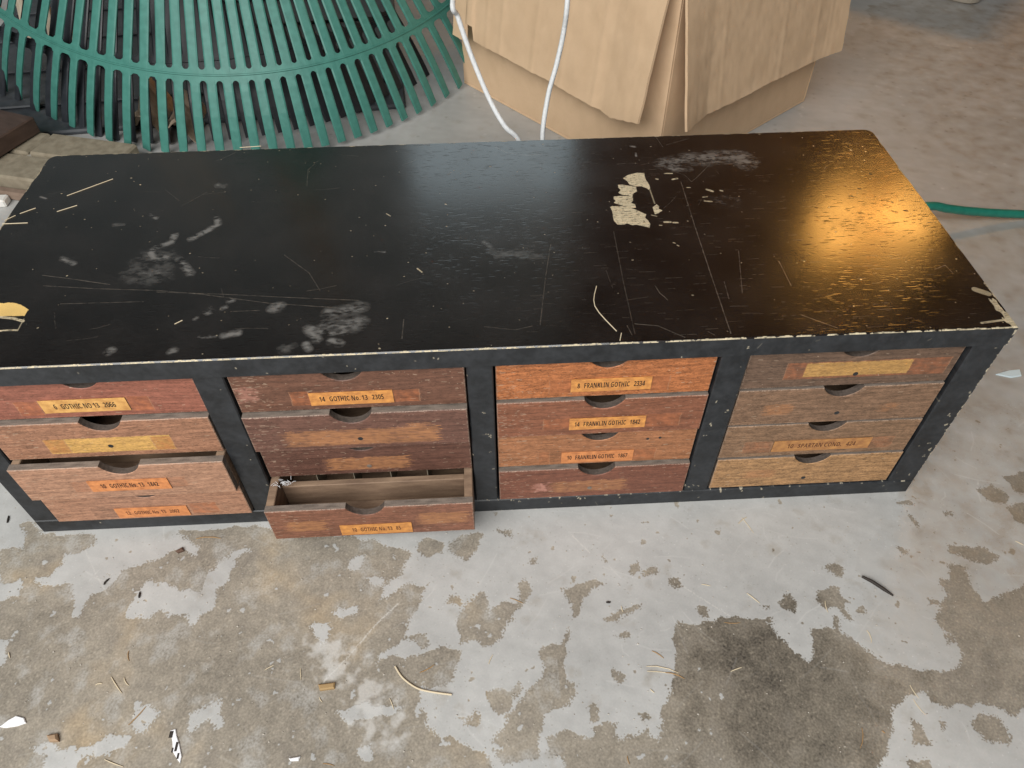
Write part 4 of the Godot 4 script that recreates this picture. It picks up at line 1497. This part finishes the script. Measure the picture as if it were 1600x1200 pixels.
# ---------------------------------------------------------------- hose and cord
func smooth_path(p: Array, steps := 10) -> PackedVector3Array:
	var out := PackedVector3Array()
	for i in p.size() - 1:
		var a: Vector3 = p[maxi(i - 1, 0)]
		var b: Vector3 = p[i]
		var c: Vector3 = p[i + 1]
		var d: Vector3 = p[mini(i + 2, p.size() - 1)]
		for s in steps:
			out.append(b.cubic_interpolate(c, a, d, float(s) / steps))
	out.append(p[p.size() - 1])
	return out


func build_hose_and_cord() -> void:
	var mb := MB.new()
	mb.tube(smooth_path([Vector3(-0.02, 0.006, -0.352), Vector3(0.20, 0.006, -0.375), Vector3(0.40, 0.018, -0.405), Vector3(0.54, 0.034, -0.425), Vector3(0.618, 0.038, -0.430), Vector3(0.649, 0.032, -0.431), Vector3(0.693, 0.022, -0.436), Vector3(0.774, 0.010, -0.442), Vector3(0.90, 0.006, -0.44), Vector3(1.2, 0.006, -0.40), Vector3(1.7, 0.006, -0.28)]), 0.0058, 14)
	var hose := thing(mb.made(grainy(Vector3(0.012, 0.15, 0.105), Vector3(0.025, 0.21, 0.150), 0.1, Vector3.ONE, 0.38, 0.0, 91)), "garden_hose")
	tag(hose, "thin green garden hose running out from behind the cabinet", "hose")
	# white cord: out of the carton, down behind the cabinet and back up
	mb = MB.new()
	var path := smooth_path([Vector3(0.13, 0.25, -0.84), Vector3(0.09, 0.325, -0.815), Vector3(0.050, 0.352, -0.775), Vector3(0.005, 0.330, -0.62), Vector3(-0.011, 0.294, -0.5), Vector3(-0.006, 0.276, -0.495), Vector3(0.008, 0.236, -0.48), Vector3(0.027, 0.196, -0.455), Vector3(0.044, 0.172, -0.435), Vector3(0.063, 0.150, -0.43), Vector3(0.082, 0.08, -0.42), Vector3(0.090, 0.012, -0.415), Vector3(0.10, 0.0035, -0.40), Vector3(0.115, 0.004, -0.38), Vector3(0.118, 0.02, -0.39), Vector3(0.100, 0.10, -0.44), Vector3(0.092, 0.140, -0.455), Vector3(0.099, 0.186, -0.475), Vector3(0.110, 0.220, -0.49), Vector3(0.118, 0.256, -0.498), Vector3(0.121, 0.291, -0.5), Vector3(0.128, 0.335, -0.56), Vector3(0.15, 0.352, -0.655), Vector3(0.19, 0.338, -0.70), Vector3(0.24, 0.25, -0.74)], 14)
	mb.tube(path, 0.0031, 10)
	var cord_mat := grainy(Vector3(0.58, 0.59, 0.60), Vector3(0.80, 0.81, 0.81), 0.02, Vector3(1.2, 0.9, 1), 0.7, 0.05, 92, 0.5, 128)
	var cord := thing(mb.made(cord_mat), "braided_rope")
	tag(cord, "thin white braided rope hanging from the carton down behind the cabinet", "rope")


# ---------------------------------------------------------------- litter
func scrap(flat: Array, y: float, th: float, m: Material, called: String) -> MeshInstance3D:
	var c := Vector2.ZERO
	var p := PackedVector2Array()
	for i in range(0, flat.size(), 2):
		p.append(Vector2(flat[i], -flat[i + 1]) * 0.001)
		c += p[p.size() - 1]
	c /= p.size()
	for i in p.size():
		p[i] -= c
	var mb := MB.new()
	mb.extrude(p, 0.0, th, th * 0.35, Transform3D(Basis(Vector3(1, 0, 0), Vector3(0, 0, -1), Vector3(0, 1, 0)), Vector3.ZERO))
	var o := thing(mb.made(m), called)
	o.position = Vector3(c.x, y, -c.y)
	return o


func stalk(a: Vector3, b: Vector3, rad: float, m: Material, called: String, bend := 0.08) -> MeshInstance3D:
	var mid := (a + b) * 0.5
	var d := b - a
	var s := Vector3(-d.z, 0, d.x) * bend * rng.randf_range(-1.0, 1.0)
	var mb := MB.new()
	mb.tube([a - mid, (a - mid) * 0.4 + s + Vector3(0, rad * 0.4, 0), (b - mid) * 0.4 + s, b - mid], [rad * 0.7, rad, rad, rad * 0.5], 6)
	var o := thing(mb.made(m), called)
	o.position = mid
	return o


func build_litter() -> void:
	var pale := std(Color(0.80, 0.74, 0.63), 0.7)
	var tan := std(Color(0.62, 0.49, 0.33), 0.75)
	var dark := std(Color(0.16, 0.13, 0.11), 0.7)
	var white := std(Color(0.92, 0.92, 0.93), 0.65)
	var n := 0
	for s in STRAWS:
		var rad := 0.00032 + 0.00018 * rng.randf()
		var o := stalk(Vector3(s[0] * 0.001, rad, s[1] * 0.001), Vector3(s[2] * 0.001, rad, s[3] * 0.001), rad, pale if n % 3 else tan, "straw_stalk")
		tag(o, "thin dry straw stalk lying on the worn concrete floor", "straw", "straw stalks on the floor")
		n += 1
	var tp := []
	for i in range(0, TWIG.size(), 2):
		tp.append(Vector3(TWIG[i] * 0.001, 0.0012, TWIG[i + 1] * 0.001))
	var mb := MB.new()
	mb.tube(smooth_path(tp, 6), 0.0008, 7)
	tag(thing(mb.made(pale), "curved_twig"), "long curved pale twig lying on the worn concrete floor", "twig")
	for s in TOP_STRAWS:
		var q := []
		for i in range(0, s.size(), 2):
			q.append(Vector3(s[i] * 1e-4 - 0.425, CAB_H + 0.0004, -s[i + 1] * 1e-4))
		q[0].x = maxf(q[0].x, -0.4245)
		mb = MB.new()
		mb.tube(smooth_path(q, 4), 0.0004, 6)
		tag(thing(mb.made(pale), "wood_splinter"), "thin pale wood splinter lying on the black cabinet top", "splinter", "splinters on the cabinet top")
	tag(scrap(F_SCRAPA, 0.0, 0.0016, white, "paper_scrap"), "torn plain white paper scrap on bare concrete in front of the drawers", "paper scrap")
	var sb := scrap(F_SCRAPB, 0.0, 0.0012, white, "paper_scrap")
	tag(sb, "narrow torn white paper scrap with dark print in front of the drawers", "paper scrap")
	for q in [[-0.006, -0.0085, 0.0024, 0.0026], [0.0005, 0.001, 0.0016, 0.0035], [0.0035, 0.0080, 0.0013, 0.0022], [-0.002, 0.0035, 0.0010, 0.0018]]:
		mb = MB.new()
		mb.box(Vector3(q[0] - q[2] * 0.6, 0.0013, q[1] - q[3]), Vector3(q[0] + q[2] * 0.6, 0.0015, q[1] + q[3]), 0.0001)
		put(mb.made(dark), "print_mark", sb)
	tag(scrap(F_SCRAPC, 0.0, 0.0016, std(Color(0.80, 0.86, 0.88), 0.6), "paper_scrap"), "pointed pale blue paper scrap on the floor right of the cabinet", "paper scrap")
	tag(scrap(F_BIT, 0.0, 0.002, white, "white_chip"), "small white chip on the bare concrete", "chip")
	tag(scrap(F_CHIPO, 0.0, 0.003, std(Color(0.62, 0.51, 0.35), 0.7), "wood_chip"), "small ochre wood chip at the end of the long scratch", "chip")
	tag(scrap(F_BLOB, 0.0, 0.004, std(Color(0.60, 0.50, 0.40), 0.8), "dirt_clod"), "small brown dirt clod near the white paper scraps", "dirt clod")
	tag(scrap(F_DARK3, 0.0, 0.003, std(Color(0.36, 0.27, 0.22), 0.8), "dry_leaf"), "small brown dry leaf below the leftmost drawers", "leaf")
	var st := stalk(Vector3(F_STICK[0] * 0.001, 0.0017, F_STICK[1] * 0.001), Vector3(F_STICK[2] * 0.001, 0.0017, F_STICK[3] * 0.001), 0.0018, dark, "dark_stick", 0.03)
	tag(st, "short black stick lying on grey floor below the rightmost drawers", "stick")
	for q in [F_DARK1, F_DARK2, F_DARK4, F_BEANSP]:
		var o := stalk(Vector3(q[0] * 0.001, 0.0008, q[1] * 0.001), Vector3(q[2] * 0.001, 0.0008, q[3] * 0.001), 0.0009, dark, "seed_husk", 0.1)
		tag(o, "tiny dark seed husk lying on the concrete floor", "husk", "seed husks on the floor")
	# grit and crumbs, too small to tell apart
	var cr := MB.new()
	for i in 900:
		var x := rng.randf_range(-0.5, 0.62)
		var z := rng.randf_range(0.02, 0.30)
		if i > 520:
			x = rng.randf_range(-0.9, 1.1)
			z = rng.randf_range(-1.1, 0.02)
			if x > -0.45 and x < 0.44 and z > -0.33:
				continue
		var r := rng.randf_range(0.0003, 0.0009)
		var c := Vector3(x, r * 0.6, z)
		var e := [Vector3(r, 0, 0), Vector3(0, 0, r * rng.randf_range(0.5, 1.4)), Vector3(-r * rng.randf_range(0.6, 1.5), 0, 0), Vector3(0, 0, -r)]
		for k in 4:
			for sgn in [-1.0, 1.0]:
				cr.tri(c + e[k], c + e[(k + 1) % 4], c + Vector3(0, r * 0.6 * sgn, 0), e[k] + e[(k + 1) % 4] + Vector3(0, sgn * r, 0))
	var grit := thing(cr.made(grainy(Vector3(0.16, 0.13, 0.10), Vector3(0.75, 0.70, 0.62), 0.9, Vector3(8, 8, 8), 0.9, 0.0, 95)), "grit")
	grit.set_meta("kind", "stuff")
	tag(grit, "fine grit and crumbs scattered over the concrete floor", "grit")
	# lint on the open drawer's corner
	var ln := MB.new()
	var c0 := Vector3(-0.1790, 0.0650, 0.001)
	for i in 30:
		var a := c0 + Vector3(rng.randf_range(-0.008, 0.009), rng.randf_range(-0.0005, 0.002), rng.randf_range(-0.003, 0.003))
		var b := a + Vector3(rng.randf_range(-0.005, 0.005), rng.randf_range(-0.001, 0.002), rng.randf_range(-0.004, 0.004))
		ln.tube([a, (a + b) * 0.5 + Vector3(0, 0.001, 0), b], 0.00016, 4)
	tag(thing(ln.made(white), "lint_tuft"), "tuft of white lint on the open drawer's corner", "lint")
